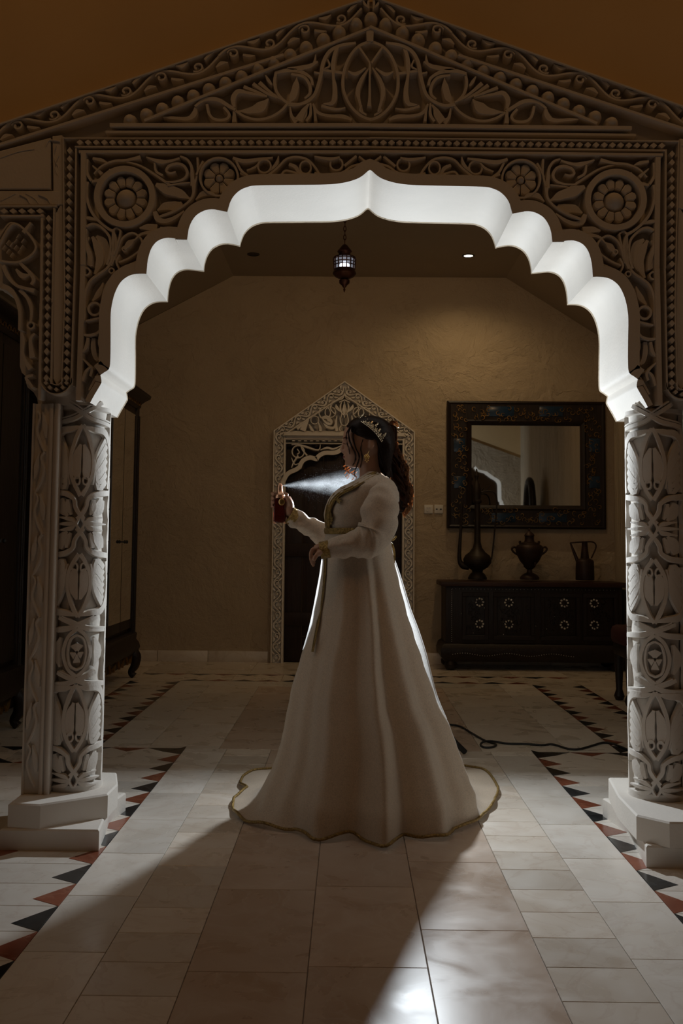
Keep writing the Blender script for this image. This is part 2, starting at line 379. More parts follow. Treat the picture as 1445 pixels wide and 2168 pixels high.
for s in (-1, 1):
    def sp(a, b): return (XF + min(s * a, s * b), XF + max(s * a, s * b))
    x0, x1 = sp(S1, WP); run('edge_tile', x0, x1, y_start, Y_T, 0.447, 3.77, M['pale_tile'])
    x0, x1 = sp(S2, S1); run('narrow_tile', x0, x1, y_start, Y_T, 0.205, 3.84, M['cream_tile'])
    x0, x1 = sp(S3, S2); run('centre_tile', x0, x1, y_start, Y_T, 0.64, 3.07 if s > 0 else 3.40, M['tan_tile'])
    x0, x1 = sp(WP, WP + 0.41); run('ring_tile', x0, x1, y_start, 5.25, 0.207, 3.64, M['pale_tile'])
    x0, x1 = sp(WP + 0.41, 1.87); run('field_tile', x0, x1, y_start, 5.25, 0.45, 3.6, M['cream_tile'])
    x0, x1 = sp(WP, 1.87); run('ring_tile', x0, (x0 + x1) / 2, 5.25, Y_T, 0.41, 5.25, M['pale_tile']); run('ring_tile', (x0 + x1) / 2, x1, 5.25, Y_T, 0.41, 5.25, M['pale_tile'])
    xw = XL if s < 0 else XR
    xa, xb = sorted((XF + s * 1.87, xw)); run('field_tile', xa, xb, y_start, YW, 0.47, 0.3, M['cream_tile'])
    # inner room: carpet border, ring
    x0, x1 = sp(1.46 - 0.28, 1.46); run('edge_tile', x0, x1, Y_T, 8.39, 0.62, 5.9, M['pale_tile'])
    x0, x1 = sp(1.46, 1.87); run('ring_tile', x0, x1, Y_T, 8.83, 0.41, Y_T, M['cream_tile'])
    # the triangle inlays
    n = 0; y = 3.64 - 0.207 * 13
    while y < Y_T - 0.10:
        mt = M['black_tile'] if n % 2 == 0 else M['red_tile']
        tooth((XF + s * WP, y), (XF + s * WP, y + 0.207), (XF + s * (WP + 0.10), y + 0.06), mt)
        if y + 0.2 < 5.25: tooth((XF + s * (WP + 0.41), y), (XF + s * (WP + 0.41), y + 0.207), (XF + s * (WP + 0.31), y + 0.14), mt)
        n += 1; y += 0.207
    n = 0; y = Y_T
    while y < 8.3:
        mt = M['black_tile'] if n % 2 == 0 else M['red_tile']
        tooth((XF + s * 1.46, y), (XF + s * 1.46, y + 0.207), (XF + s * 1.56, y + 0.10), mt)
        tooth((XF + s * 1.87, y), (XF + s * 1.87, y + 0.207), (XF + s * 1.77, y + 0.10), mt)
        n += 1; y += 0.207
    n = 0; x = WP
    while x < 1.80:
        mt = M['black_tile'] if n % 2 == 0 else M['red_tile']
        tooth((XF + s * x, Y_T), (XF + s * (x + 0.207), Y_T), (XF + s * (x + 0.10), Y_T - 0.10), mt)
        if x > 1.3: tooth((XF + s * x, 5.25), (XF + s * (x + 0.207), 5.25), (XF + s * (x + 0.10), 5.35), mt)
        n += 1; x += 0.207
x0 = XF - S3; run('centre_tile', XF - S3, XF + S3, y_start, Y_T, 0.64, 2.80, M['tan_tile'])
# inner carpet
run('centre_tile', XF - 1.18, XF - 0.78, Y_T, 8.11, 0.66, 6.4, M['cream_tile'])
for k in range(4):
    a = XF - 0.78 + k * 0.49; run('centre_tile', a, a + 0.49, Y_T, 8.11, 0.70, 5.6 + 0.2 * (k % 2), M['cream_tile'] if k % 2 else M['tan_tile'])
run('edge_tile', XF - 1.18, XF, 8.11, 8.39, 0.28, 8.11, M['pale_tile']); run('edge_tile', XF, XF + 1.18, 8.11, 8.39, 0.28, 8.11, M['pale_tile'])
for k in range(7):
    a = XF - 1.46 + k * 2.92 / 7; tile('ring_tile', a, a + 2.92 / 7, 8.39, 8.83, M['cream_tile'])
for k in range(8):
    a = XF - 1.87 + k * 3.74 / 8; tile('field_tile', a, a + 3.74 / 8, 8.83, YW, M['cream_tile'])
for k in range(14):
    a = XF - 1.46 + k * 2.92 / 14; mt = M['black_tile'] if k % 2 == 0 else M['red_tile']
    tooth((a, 8.39), (a + 2.92 / 14, 8.39), (a + 1.46 / 14, 8.49), mt)
for k in range(18):
    a = XF - 1.87 + k * 3.74 / 18; mt = M['black_tile'] if k % 2 == 0 else M['red_tile']
    tooth((a, 8.83), (a + 3.74 / 18, 8.83), (a + 1.87 / 18, 8.73), mt)

tag(MB().box(-5, 5, -4, YF - 0.02 + 0.1, 5.0, 5.1).build('ceiling_hall', M['ceiling'], None, 0), kind='structure')
# ================================================================ carved archway
K = YF / F_PX                              # metres per picture pixel on the carved face
HR = YR - YF
def P(px, py):
    q = onY(px, py, YF); return (q.x, q.z)
def mpL(u, v, h): return (u, YR - h, v)
def mpR(u, v, h): return (2 * X0 - u, YR - h, v)
portal = thing('carved_archway', 'tall white stucco archway with scalloped soffit and carved pediment', 'archway', (X0, YF, 0))
prof_px = [(191, 853), (199, 838), (212, 816), (215, 808), (212.6, 794), (221, 788), (231, 780), (233.5, 758), (234, 712), (234, 672), (236, 649),
           (242.5, 622), (254, 599), (269, 586), (284, 580.6), (300.6, 579.6), (310, 580), (311.5, 562), (314, 546), (320.6, 526), (333, 511), (352, 504), (375, 505.5),
           (396, 508), (397.5, 492.6), (403.6, 472.7), (415, 456), (432, 446), (448, 443), (465, 445), (481, 449), (484, 437), (492, 419), (506, 404.5),
           (523, 396.5), (544, 393), (615, 392), (690, 391), (725, 387.5), (750, 381), (766, 373), (781, 360)]
CUSPS = [4, 16, 23, 30]
def dense(pts, cusps, n=4):
    out = []; idx = [0] + cusps + [len(pts) - 1]
    for a, b in zip(idx[:-1], idx[1:]):
        c = catmull(pts[a:b + 1], n); out += c if not out else c[1:]
    return out
prof = [P(*q) for q in dense(prof_px, CUSPS)]
prof[-1] = (X0, prof[-1][1])
bay_px = [(0, 606), (20, 622), (29, 637), (32, 655), (32, 700), (31, 769), (35, 783), (45, 792), (44, 804), (48, 815), (61, 826), (68, 838), (70, 860)]
ZS = prof[0][1]                                # springing height
bay_r = [P(*q) for q in bay_px]
bay_c = bay_r[0][0] - 0.34                     # axis of the side opening
bay_top = [(bay_c, bay_r[0][1] + 0.20), (bay_c + 0.06, bay_r[0][1] + 0.13), (bay_c + 0.19, bay_r[0][1] + 0.10), (bay_c + 0.30, bay_r[0][1] + 0.02)]
bay_half = bay_top + bay_r[:-1] + [(bay_r[-1][0], ZS)]
bay_l = [(2 * bay_c - u, v) for u, v in reversed(bay_half[1:])]
bay = bay_l + bay_half                          # left foot ... top ... right foot
g0 = P(0, 258); apex_z = P(781, -11)[1]; slope = (apex_z - g0[1]) / (X0 - g0[0])
xl_end = bay[0][0] - 0.25
def gable(u): return apex_z - (X0 - u) * slope
outline = prof[::-1] + [(bay_r[-1][0], ZS)][:0] + list(reversed(bay)) + [(xl_end, ZS), (xl_end, gable(xl_end)), (X0, apex_z)]
for mp, nm in ((mpL, 'l'), (mpR, 'r')):
    mb = MB(); mb.prism(outline, mp, YR - YB, 0, 0, True); mb.build('arch_wall', M['stucco'], portal, 30)
# smooth band that follows the scallops
band_w = 25 * K
def arch_band(mp):
    mb = MB(); idx = [0] + CUSPS + [len(prof_px) - 1]
    for k, (ia, ib) in enumerate(zip(idx[:-1], idx[1:])):
        seg = [P(*q) for q in catmull(prof_px[ia:ib + 1], 4)]; n = len(seg); top = HR + 0.002 - 0.002 * (k % 2)
        if ib == len(prof_px) - 1: seg[-1] = (X0, seg[-1][1])
        outer = []
        for i in range(n):
            a, b = seg[max(i - 1, 0)], seg[min(i + 1, n - 1)]
            tx, ty = b[0] - a[0], b[1] - a[1]; l = math.hypot(tx, ty); bw_ = band_w * (0.5 if k == 0 else 1.0); outer.append((seg[i][0] - ty / l * bw_, seg[i][1] + tx / l * bw_))
        if ib == len(prof_px) - 1: outer[-1] = (X0, seg[-1][1] + band_w)
        for i in range(n - 1):
            p, q, r, s = seg[i], seg[i + 1], outer[i + 1], outer[i]
            mb.add([mp(*p, 0), mp(*q, 0), mp(*r, 0), mp(*s, 0), mp(*p, top), mp(*q, top), mp(*r, top), mp(*s, top)], [(4, 5, 6, 7), (0, 1, 5, 4), (2, 3, 7, 6)])
    return mb
for mp in (mpL, mpR): arch_band(mp).build('arch_band', M['stucco'], portal, 30)
def both(name, fn, **kw):
    for mp in (mpL, mpR):
        mb = MB(); fn(mb, mp); mb.build(name, M['stucco'], portal, 40)
def crop(ox, oy, s):
    def T(pts): return [P(ox + x / s, oy + y / s) for x, y in pts]
    def S(pts, w, name='scroll_strap', h=HR * 0.92, sides=2, closed=False, n=5):
        ww = [x / s * K for x in (w if hasattr(w, '__len__') else (w, w))]; q = T(pts)
        for mp in (mpL, mpR)[:sides]:
            MB().stroke(q, ww, mp, h, 0, n, closed).build(name, M['stucco'], portal, 40)
    def R(c, r, w, name='scroll_ring', h=HR * 0.92, sq=1.0):
        S([(c[0] + r * math.cos(2 * PI * i / 12), c[1] + r * sq * math.sin(2 * PI * i / 12)) for i in range(12)], w, name, h, 2, True, 3)
    return T, S, R
# ---- straight mouldings of the frame
def rail(name, pts, w, h=HR, sides=2):
    q = [P(*p) for p in pts]
    for mp in (mpL, mpR)[:sides]:
        mb = MB()
        for a, b in zip(q[:-1], q[1:]): mb.stroke([a, b], [w * K, w * K], mp, h, 0, 1)
        mb.build(name, M['stucco'], portal, 30)
XA = 784.0                                       # picture column of the axis
rail('pediment_rail', [(232, 264), (XA, 264)], 12, HR * 1.0)
rail('pediment_rail', [(222, 277), (XA, 277)], 8, HR * 0.9)
rail('frame_rail', [(133, 291), (XA, 291)], 4); rail('frame_rail', [(133, 289), (136, 640), (129, 815)], 4)
rail('frame_rail', [(158, 310), (XA, 310)], 5); rail('frame_rail', [(160, 309), (158, 560), (150, 815)], 6)
rail('frame_rail', [(166, 320), (XA, 320)], 9); rail('frame_rail', [(176, 318), (175, 560), (165, 848)], 15)
rail('frame_rail', [(0, 436), (120, 436)], 5); rail('frame_rail', [(114, 436), (110, 640), (107, 812)], 6)
rail('frame_rail', [(0, 456), (92, 456)], 6); rail('frame_rail', [(88, 452), (86, 640), (83, 845)], 9)
rail('frame_rail', [(0, 405), (110, 405), (118, 400), (119, 330)], 3, HR * 0.6)
rail('frame_rail', [(0, 401), (104, 401), (108, 396), (108, 316)], 2, HR * 0.5)
rail('gable_rail', [(-320, 408), (0, 305), (600, 115)], 9, HR * 1.1)
rail('gable_rail', [(-320, 370), (0, 262), (781, -6)], 5, HR * 1.1)
rail('bead_rail', [(305, 255), (660, 108), (787, 56)], 9, HR * 1.05)
for poly, hh in (([(-120, 352), (0, 318), (106, 290), (106, 399), (-120, 399)], 0.92), ([(-120, 403), (124, 403), (124, 433), (-120, 433)], 0.90), ([(109, 286), (130, 284), (132, 432), (112, 432)], 0.86)):
    for mp in (mpL, mpR): MB().prism([P(*q) for q in poly], mp, 0, HR * hh, 0.003).build('frame_panel', M['stucco'], portal, 30)
# rounded foot joining the two dentil strips
MBs = []
for rr, w in ((34, 4), (14, 3)):
    c = (118, 800)
    pts = [P(c[0] + rr * math.cos(a), c[1] + rr * math.sin(a)) for a in [PI * i / 8 for i in range(9)]]
    for mp in (mpL, mpR): MB().stroke(pts, [w * K, w * K], mp, HR, 0, 3).build('frame_rail', M['stucco'], portal, 30)
# solid rib between both strips
for mp in (mpL, mpR):
    MB().prism([P(111, 455), P(130, 425), P(133, 640), P(128, 800), P(118, 815), P(110, 800), P(111, 640)], mp, 0, HR * 0.8, 0.003).build('frame_rib', M['stucco'], portal, 30)
# ---- dentil strips of small raised rhombi
rh = {}
def rhombus(px, py, w, hgt, vert):
    c = P(px, py)
    for sgn in (0, 1):
        k = (w, hgt, vert)
        if k not in rh:
            a, b = (w * K / 2, hgt * K / 2)
            mb = MB(); e = 0.86
            mb.add([(-a, 0, 0), (0, 0, -b), (a, 0, 0), (0, 0, b), (-a * e, -HR * 0.97, 0), (0, -HR * 0.97, -b * e), (a * e, -HR * 0.97, 0), (0, -HR * 0.97, b * e)],
                   [(0, 1, 5, 4), (1, 2, 6, 5), (2, 3, 7, 6), (3, 0, 4, 7), (4, 5, 6, 7)])
            rh[k] = mb.mesh('dentil_rhombus', M['stucco'], 0)
        u = c[0] if sgn == 0 else 2 * X0 - c[0]
        obj('dentil_rhombus', rh[k], portal, (u, YR, c[1]))
n = 36
for i in range(n): rhombus(160 + (781 - 160) * (i + 0.5) / n, 300.5, 17.4, 14, 0)
for i in range(28):
    t = i / 27; rhombus(147 - 7 * t, 318 + (800 - 318) * t, 14, 17.6, 1)
for i in range(19):
    t = i / 18; rhombus(102 - 5 * t, 462 + (800 - 462) * t, 13, 18.2, 1)
for i in range(5): rhombus(8 + i * 19, 446, 19, 13, 0)
for a in (25, 55, 90, 125, 155): rhombus(118 + 24 * math.cos(math.radians(a)), 800 + 24 * math.sin(math.radians(a)), 11, 11, 1)
# ---- beads of the pediment
bead_px = [(272, 250), (307, 237), (341, 225), (374, 210), (407, 197), (440, 183), (475, 169), (509, 155), (544, 140), (578, 126), (613, 110), (647, 94), (684, 76), (717, 60), (753, 44)]
bead_me = MB().dome((0, 0), 17 * K, lambda u, v, h: (u, -h, v), HR * 1.08).mesh('bead', M['stucco'], 180)
for q in bead_px:
    c = P(*q)
    obj('bead', bead_me, portal, (c[0], YR, c[1])); obj('bead', bead_me, portal, (2 * X0 - c[0], YR, c[1]))
c = P(782, 32); obj('bead', bead_me, portal, (X0, YR, c[1]))
# ---- running scroll of the gable
A, B = P(-300, 378), P(770, 20)
L = math.hypot(B[0] - A[0], B[1] - A[1]); ex = ((B[0] - A[0]) / L, (B[1] - A[1]) / L); ey = (-ex[1], ex[0])
def along(s, t): return (A[0] + ex[0] * s + ey[0] * t, A[1] + ex[1] * s + ey[1] * t)
def running_scroll(fr, length, amp, per, mp_list, parent, mat, hh, wk, s_start=0.0, name='frieze_scroll'):
    nU = int(length / per)
    for k in range(nU):
        s0 = s_start + k * per
        for mp in mp_list:
            mb = MB()
            wave = [(s0 + per * i / 12, amp * 0.82 * math.sin(2 * PI * i / 12 + 0.4)) for i in range(13)]
            mb.stroke([fr(*q) for q in wave], [wk, wk], mp, hh, 0, 3)
            for side, ph in ((-1, 0.17), (1, 0.67)):
                cs, ct = s0 + per * (ph + 0.02), side * amp * -0.02 + (0.12 * amp * side)
                sp_ = []
                for i in range(15):
                    a = side * (-2.6 + i * 0.48); r = amp * (0.62 - 0.030 * i)
                    sp_.append((cs + 1.15 * r * math.cos(a), ct - 0.18 * amp * side + r * math.sin(a) * 0.95))
                mb.stroke([fr(*q) for q in sp_], [wk * 0.6, wk * 0.95, wk * 0.9, wk * 1.2], mp, hh, 0, 2)
                mb.disc(fr(cs, ct - 0.18 * amp * side), amp * 0.19, mp, hh * 0.7, 10, 0.002)
                l1 = [(cs - per * 0.10, side * amp * 0.75), (cs - per * 0.19, side * amp * 0.58), (cs - per * 0.27, side * amp * 0.86)]
                mb.stroke([fr(*q) for q in l1], [wk * 0.4, wk * 1.9, wk * 0.7], mp, hh, 0, 4)
                l2 = [(cs + per * 0.12, side * amp * 0.42), (cs + per * 0.20, side * amp * 0.80), (cs + per * 0.27, side * amp * 0.95)]
                mb.stroke([fr(*q) for q in l2], [wk * 1.2, wk * 1.5, wk * 0.3], mp, hh, 0, 4)
            mb.build(name, mat, parent, 40)
running_scroll(along, L, 19 * K, L / 7.02, (mpL, mpR), portal, M['stucco'], HR * 0.95, 6.5 * K)
for mp in (mpL,):
    both('apex_palmette', lambda mb, mp: (mb.stroke([P(781, 16), P(772, 8), P(768, -2)], [4 * K, 9 * K, 3 * K], mp, HR, 0, 4), mb.stroke([P(781, 18), P(779, 5), P(781, -6)], [4 * K, 8 * K, 3 * K], mp, HR, 0, 4)))
# ---- pediment scrollwork
T, S, R = crop(620, 0, 4.5156)
S([(740, 385), (640, 425), (570, 490), (520, 575), (485, 680), (475, 780), (490, 880), (540, 990), (610, 1070), (680, 1115), (745, 1135)], 44)
S([(735, 270), (735, 390)], [95, 80], 'keystone', HR, 1)
S([(635, 445), (700, 540), (745, 610)], 32)
S([(735, 600), (733, 750), (733, 900), (728, 1010)], [34, 28, 36, 60], 'carved_leaf', HR, 1)
S([(725, 640), (655, 750), (618, 860), (640, 980), (665, 1060)], [20, 56, 62, 42, 30], 'carved_leaf')
S([(525, 672), (600, 700), (695, 640)], [22, 58, 24], 'carved_leaf')
S([(600, 400), (450, 425), (350, 480), (290, 580), (265, 700), (240, 800), (200, 900), (120, 965), (20, 995), (-70, 985)], [40, 52, 55, 55, 55, 52, 50, 48, 45, 45])
S([(430, 430), (395, 520), (382, 620), (385, 720), (400, 830), (395, 930), (370, 980), (290, 988)], [50, 55, 62, 42, 60, 70, 60, 22])
S([(290, 660), (480, 690)], 42)
S([(215, 505), (195, 600), (120, 625), (0, 640), (-60, 640)], [15, 45, 58, 50, 20], 'carved_leaf')
S([(-20, 700), (100, 725), (160, 810), (155, 890), (110, 930)], [35, 48, 48, 44, 30])
S([(190, 980), (230, 1060), (330, 1095), (480, 1105), (560, 1135)], [30, 50, 45, 60, 40], 'carved_leaf')
S([(270, 1000), (400, 1035), (500, 1022)], [40, 42, 18], 'carved_leaf')
S([(165, 975), (165, 1080), (125, 1145)], [30, 48, 40], 'carved_leaf'); S([(150, 985), (95, 1060), (50, 1145)], [30, 70, 100], 'carved_leaf')
S([(200, 1000), (215, 1145)], [36, 46])
S([(660, 1000), (640, 1050), (700, 1090)], [12, 34, 30]); S([(200, 680), (250, 690)], 30)
S([(330, 560), (350, 620), (300, 650)], [20, 30, 20])
T, S, R = crop(340, 80, 4.5156)
S([(1100, 320), (1085, 420), (1115, 520), (1190, 600), (1290, 628), (1390, 608), (1445, 565)], 44)
S([(1090, 325), (1200, 300), (1330, 310), (1430, 370), (1450, 440)], [48, 58, 55, 45, 40])
S([(1300, 365), (1290, 450), (1262, 550), (1228, 612)], [8, 84, 88, 14], 'carved_leaf')
S([(1200, 600), (1080, 535), (940, 415)], [24, 40, 58], 'carved_leaf'); S([(1110, 565), (1000, 515), (880, 430)], [24, 44, 54], 'carved_leaf'); S([(1015, 545), (900, 500), (790, 455)], [22, 44, 50], 'carved_leaf')
S([(700, 655), (690, 570), (740, 505), (840, 520), (1015, 552)], [40, 68, 66, 44, 22])
S([(735, 692), (850, 685), (950, 650), (1028, 572)], [18, 80, 125, 24], 'carved_leaf')
S([(715, 690), (800, 745), (920, 775), (1050, 750), (1150, 690), (1212, 618)], 40)
S([(700, 690), (700, 795)], [46, 62])
S([(325, 650), (400, 592), (480, 577), (560, 592), (640, 640), (710, 682)], [36, 50, 58, 58, 54, 46])
S([(438, 625), (460, 720), (520, 772), (620, 770), (652, 722), (600, 655)], 42)
S([(18, 748), (120, 755), (250, 762), (312, 722), (330, 655)], [14, 46, 58, 74, 46], 'carved_leaf')
S([(1235, 650), (1250, 740), (1300, 795)], [20, 48, 80], 'carved_leaf'); S([(1395, 640), (1375, 730), (1320, 795)], [20, 56, 76], 'carved_leaf')
S([(1000, 350), (1030, 400), (1060, 440)], [20, 50, 30], 'carved_leaf'); S([(1300, 300), (1420, 260), (1500, 215)], [30, 60, 30], 'carved_leaf')
# ---- spandrel: corner rosette, scrolls
T, S, R = crop(150, 300, 4.8167)
def rosette(c, s, petals, r0, r1, rc, ring, ring_w):
    ox, oy, sc_ = s
    def PP(x, y): return P(ox + x / sc_, oy + y / sc_)
    for mp in (mpL, mpR):
        MB().stroke([PP(c[0] + ring * math.cos(2 * PI * i / 16), c[1] + ring * math.sin(2 * PI * i / 16)) for i in range(16)], [ring_w / sc_ * K] * 2, mp, HR, 0, 4, True).build('rosette_ring', M['stucco'], portal, 40)
        cc = PP(*c); MB().dome(cc, rc / sc_ * K, mp, HR * 1.05, 20, 4).build('rosette_boss', M['stucco'], portal, 60)
        for k in range(petals):
            a0 = 2 * PI * (k + 0.05) / petals; a1 = 2 * PI * (k + 0.95) / petals; am = (a0 + a1) / 2
            pl = [PP(c[0] + r * math.cos(a), c[1] + r * math.sin(a)) for r, a in ((r0, a0), (r1 * 0.86, a0), (r1 * 0.97, (a0 + am) / 2), (r1, am), (r1 * 0.97, (a1 + am) / 2), (r1 * 0.86, a1), (r0, a1))]
            MB().prism(pl, mp, 0, HR * 0.72, 0.0045).build('rosette_petal', M['stucco'], portal, 40)
rosette((545, 555), (150, 300, 4.8167), 12, 120, 226, 116, 283, 82)
S([(165, 400), (150, 500), (170, 620), (212, 720), (290, 812), (380, 882), (440, 905)], 45)
S([(210, 400), (330, 370), (400, 275)], [40, 62, 40]); S([(215, 235), (310, 320)], [20, 56], 'carved_leaf'); S([(230, 320), (320, 235), (440, 190), (560, 182), (705, 150)], [20, 30, 36, 42, 58])
S([(160, 170), (155, 300), (200, 390)], [44, 46, 40]); S([(215, 160), (300, 175), (360, 200)], [40, 56, 24], 'carved_leaf')
S([(560, 195), (700, 235), (830, 312), (960, 402), (1010, 440)], [20, 30, 36, 42, 50])
S([(860, 425), (980, 475), (1100, 515), (1215, 575)], [60, 130, 112, 26], 'carved_leaf'); S([(872, 685), (960, 640), (1060, 640), (1125, 608)], [30, 104, 120, 54], 'carved_leaf', HR * 0.75)
S([(900, 760), (1050, 702), (1180, 622), (1240, 540), (1250, 440)], [40, 40, 36, 42, 60], 'scroll_strap', HR)
S([(850, 705), (880, 780), (960, 802), (1060, 765), (1150, 700)], [60, 76, 66, 56, 26], 'carved_leaf'); S([(695, 872), (780, 862), (870, 875)], [26, 86, 104], 'carved_leaf')
S([(765, 150), (900, 195), (1000, 192), (1105, 160)], [20, 66, 48, 28]); S([(848, 205), (862, 290), (930, 335)], [30, 40, 40])
S([(1065, 298), (1010, 312), (968, 290), (1000, 240), (1080, 218), (1150, 242), (1182, 310), (1150, 370), (1060, 402), (960, 402)], [18, 30, 40, 46, 46, 46, 46, 40, 34, 22])
S([(1110, 140), (1180, 172), (1222, 240), (1232, 340), (1242, 440)], [30, 40, 44, 58, 76]); S([(1285, 150), (1285, 300), (1255, 430)], [36, 28, 36]); S([(1345, 190), (1305, 260), (1275, 330)], 34)
S([(1268, 582), (1340, 522), (1430, 522), (1480, 560)], [18, 76, 66, 20], 'carved_leaf'); S([(980, 440), (1100, 420), (1210, 410)], [20, 26, 20])
S([(115, 765), (190, 772), (262, 792)], [36, 56, 26], 'carved_leaf'); S([(150, 860), (220, 832), (300, 862), (380, 950), (402, 1050), (392, 1150), (362, 1250)], 40)
S([(245, 945), (315, 1010), (330, 1110), (300, 1200), (270, 1260)], [50, 110, 128, 116, 90], 'carved_leaf', HR * 0.7); S([(150, 885), (142, 1000), (185, 1150), (200, 1260)], [36, 56, 66, 46], 'carved_leaf')
S([(420, 900), (452, 1000), (442, 1150), (400, 1255)], 44); S([(502, 900), (482, 1000), (432, 1150)], 30); S([(420, 900), (460, 872), (502, 900)], 28)
S([(440, 1200), (482, 1050), (532, 962), (620, 920), (700, 970), (720, 1040), (682, 1110), (582, 1180), (482, 1222)], 32); S([(538, 1092), (590, 1030), (645, 990)], [46, 84, 24], 'carved_leaf')
R((540, 1085), 22, 24)
S([(905, 880), (1010, 880), (1110, 885)], [60, 40, 60]); S([(640, 1000), (720, 930), (870, 915)], [20, 44, 90])
T, S, R = crop(140, 480, 5.705)
S([(560, 60), (558, 240), (540, 400), (480, 500), (380, 570), (290, 640), (240, 740), (215, 860), (215, 1000), (210, 1100), (165, 1215)], [46, 50, 50, 48, 46, 46, 46, 46, 50, 48, 14])
R((335, 985), 75, 42); R((235, 535), 44, 32); R((540, 522), 30, 26)
S([(560, 590), (480, 700), (442, 820), (432, 950), (420, 1080), (330, 1112), (230, 1132)], [44, 46, 50, 46, 46, 40, 30]); S([(430, 660), (375, 790), (300, 880)], [26, 96, 40], 'carved_leaf', HR * 0.7)
S([(165, 1285), (260, 1305), (370, 1272), (432, 1180)], [28, 56, 50, 28]); S([(255, 1335), (232, 1450), (178, 1525)], [54, 66, 18], 'carved_leaf'); S([(315, 1335), (312, 1450), (335, 1560), (372, 1602)], [70, 86, 78, 56], 'carved_leaf', HR * 0.75)
S([(392, 1320), (392, 1420), (442, 1540), (450, 1650), (420, 1702), (330, 1692)], [28, 44, 48, 48, 44, 20]); S([(168, 1565), (260, 1660), (302, 1722), (282, 1800)], [20, 40, 56, 46])
S([(300, 1682), (232, 1742), (190, 1860)], [28, 56, 56], 'carved_leaf'); S([(382, 1765), (330, 1855), (268, 1970)], [38, 48, 38]); S([(470, 1200), (462, 1330), (500, 1450), (500, 1640)], [12, 30, 34, 30])
S([(252, 105), (212, 250), (230, 400), (282, 452)], [56, 70, 80, 34], 'carved_leaf', HR * 0.75); S([(302, 105), (372, 250), (392, 400), (332, 560)], [56, 124, 118, 50], 'carved_leaf', HR * 0.75)
S([(640, 330), (600, 420), (640, 520)], [30, 40, 20]); S([(700, 470), (780, 440), (860, 400)], [20, 40, 20])
# ---- strip above the crown of the arch
T, S, R = crop(300, 300, 2.89)
rosette((470, 212), (300, 300, 2.89), 8, 32, 100, 29, 116, 20)
S([(555, 92), (620, 112), (720, 102), (800, 90)], [28, 38, 34, 14]); S([(575, 110), (605, 170), (645, 200)], [22, 26, 20])
S([(600, 185), (680, 212), (760, 202), (830, 152), (880, 102), (940, 87), (1010, 102), (1060, 152), (1090, 202)], 22)
R((748, 145), 40, 17); S([(835, 82), (820, 132), (770, 182)], [10, 34, 14], 'carved_leaf'); S([(900, 132), (940, 152), (970, 190), (1050, 197)], [28, 36, 32, 18], 'carved_leaf'); R((1000, 152), 34, 16, sq=1.15)
S([(1055, 86), (1150, 102), (1210, 90)], [14, 34, 18], 'carved_leaf'); R((1190, 132), 38, 18)
S([(1055, 185), (1150, 200), (1230, 180), (1290, 142), (1395, 120)], 22); S([(1240, 142), (1312, 82)], 25); S([(1328, 84), (1390, 132)], 20); S([(850, 205), (880, 172), (960, 192)], 20); S([(640, 170), (690, 150), (720, 120)], [14, 24, 14])
# ---- side opening: fret panel and scrolls
T, S, R = crop(0, 280, 3.739)
S([(-20, 900), (110, 715), (280, 900), (150, 1020), (-20, 1010)], 26); S([(110, 715), (60, 720), (-20, 830)], 20); S([(180, 790), (240, 710)], [50, 30], 'carved_leaf')
for i, (x, y) in enumerate([(50, 860), (80, 880), (110, 900), (140, 930), (20, 900), (50, 930), (80, 960), (110, 850), (160, 900), (130, 810), (170, 850)]):
    S([(x - 12, y + 16), (x + 12, y - 16)], 10, 'fret_bar', HR * 0.8, 2, False, 1)
S([(145, 1020), (180, 1060), (230, 1110), (260, 1160), (240, 1200)], [40, 40, 40, 46, 36]); S([(20, 1050), (50, 1130), (110, 1200), (190, 1230), (265, 1250)], [46, 40, 34, 40, 50]); S([(120, 1080), (170, 1130), (230, 1120)], [30, 60, 24], 'carved_leaf')
S([(150, 1240), (210, 1310), (240, 1400), (235, 1500)], [50, 40, 40, 30]); R((238, 1525), 26, 24); S([(165, 1580), (180, 1650), (175, 1760), (230, 1870)], [20, 30, 36, 50]); S([(270, 1590), (235, 1640), (250, 1780)], [30, 40, 60], 'carved_leaf'); S([(255, 1920), (200, 1940), (250, 2020)], [30, 40, 30])
S([(10, 1215), (70, 1240), (120, 1310), (150, 1420), (150, 1560)], [60, 56, 40, 40, 40])
for pts in ([(0, 540), (80, 500), (120, 480)], [(150, 490), (210, 520), (230, 560)], [(200, 480), (270, 520), (300, 560)], [(300, 490), (370, 520), (390, 555)], [(440, 100), (420, 180), (450, 260)], [(460, 180), (430, 260), (450, 330)], [(0, 200), (140, 150), (270, 130)], [(0, 230), (180, 170), (380, 110)], [(360, 110), (390, 60), (470, 70)]):
    S(pts, [6, 12, 6], 'incised_leaf', HR * 1.0)
# ---------------------------------------------------------------- wall above and beside the archway
zt = 5.6; xr_end = 2 * X0 - xl_end
wall_front = flat('wall_front', [(-5, 0), (xl_end, 0), (xl_end, gable(xl_end)), (X0, apex_z), (xr_end, gable(xl_end)), (xr_end, 0), (5, 0), (5, zt), (-5, zt)], YF + 0.05, YB, M['wall_ochre'])

inner = MB()
for mp in (mpL, mpR): inner.prism(outline, mp, YR - YB - 0.02, YR - YB, 0, True)
tag(inner.build('wall_inner', M['wall_cream'], None, 0), kind='structure')
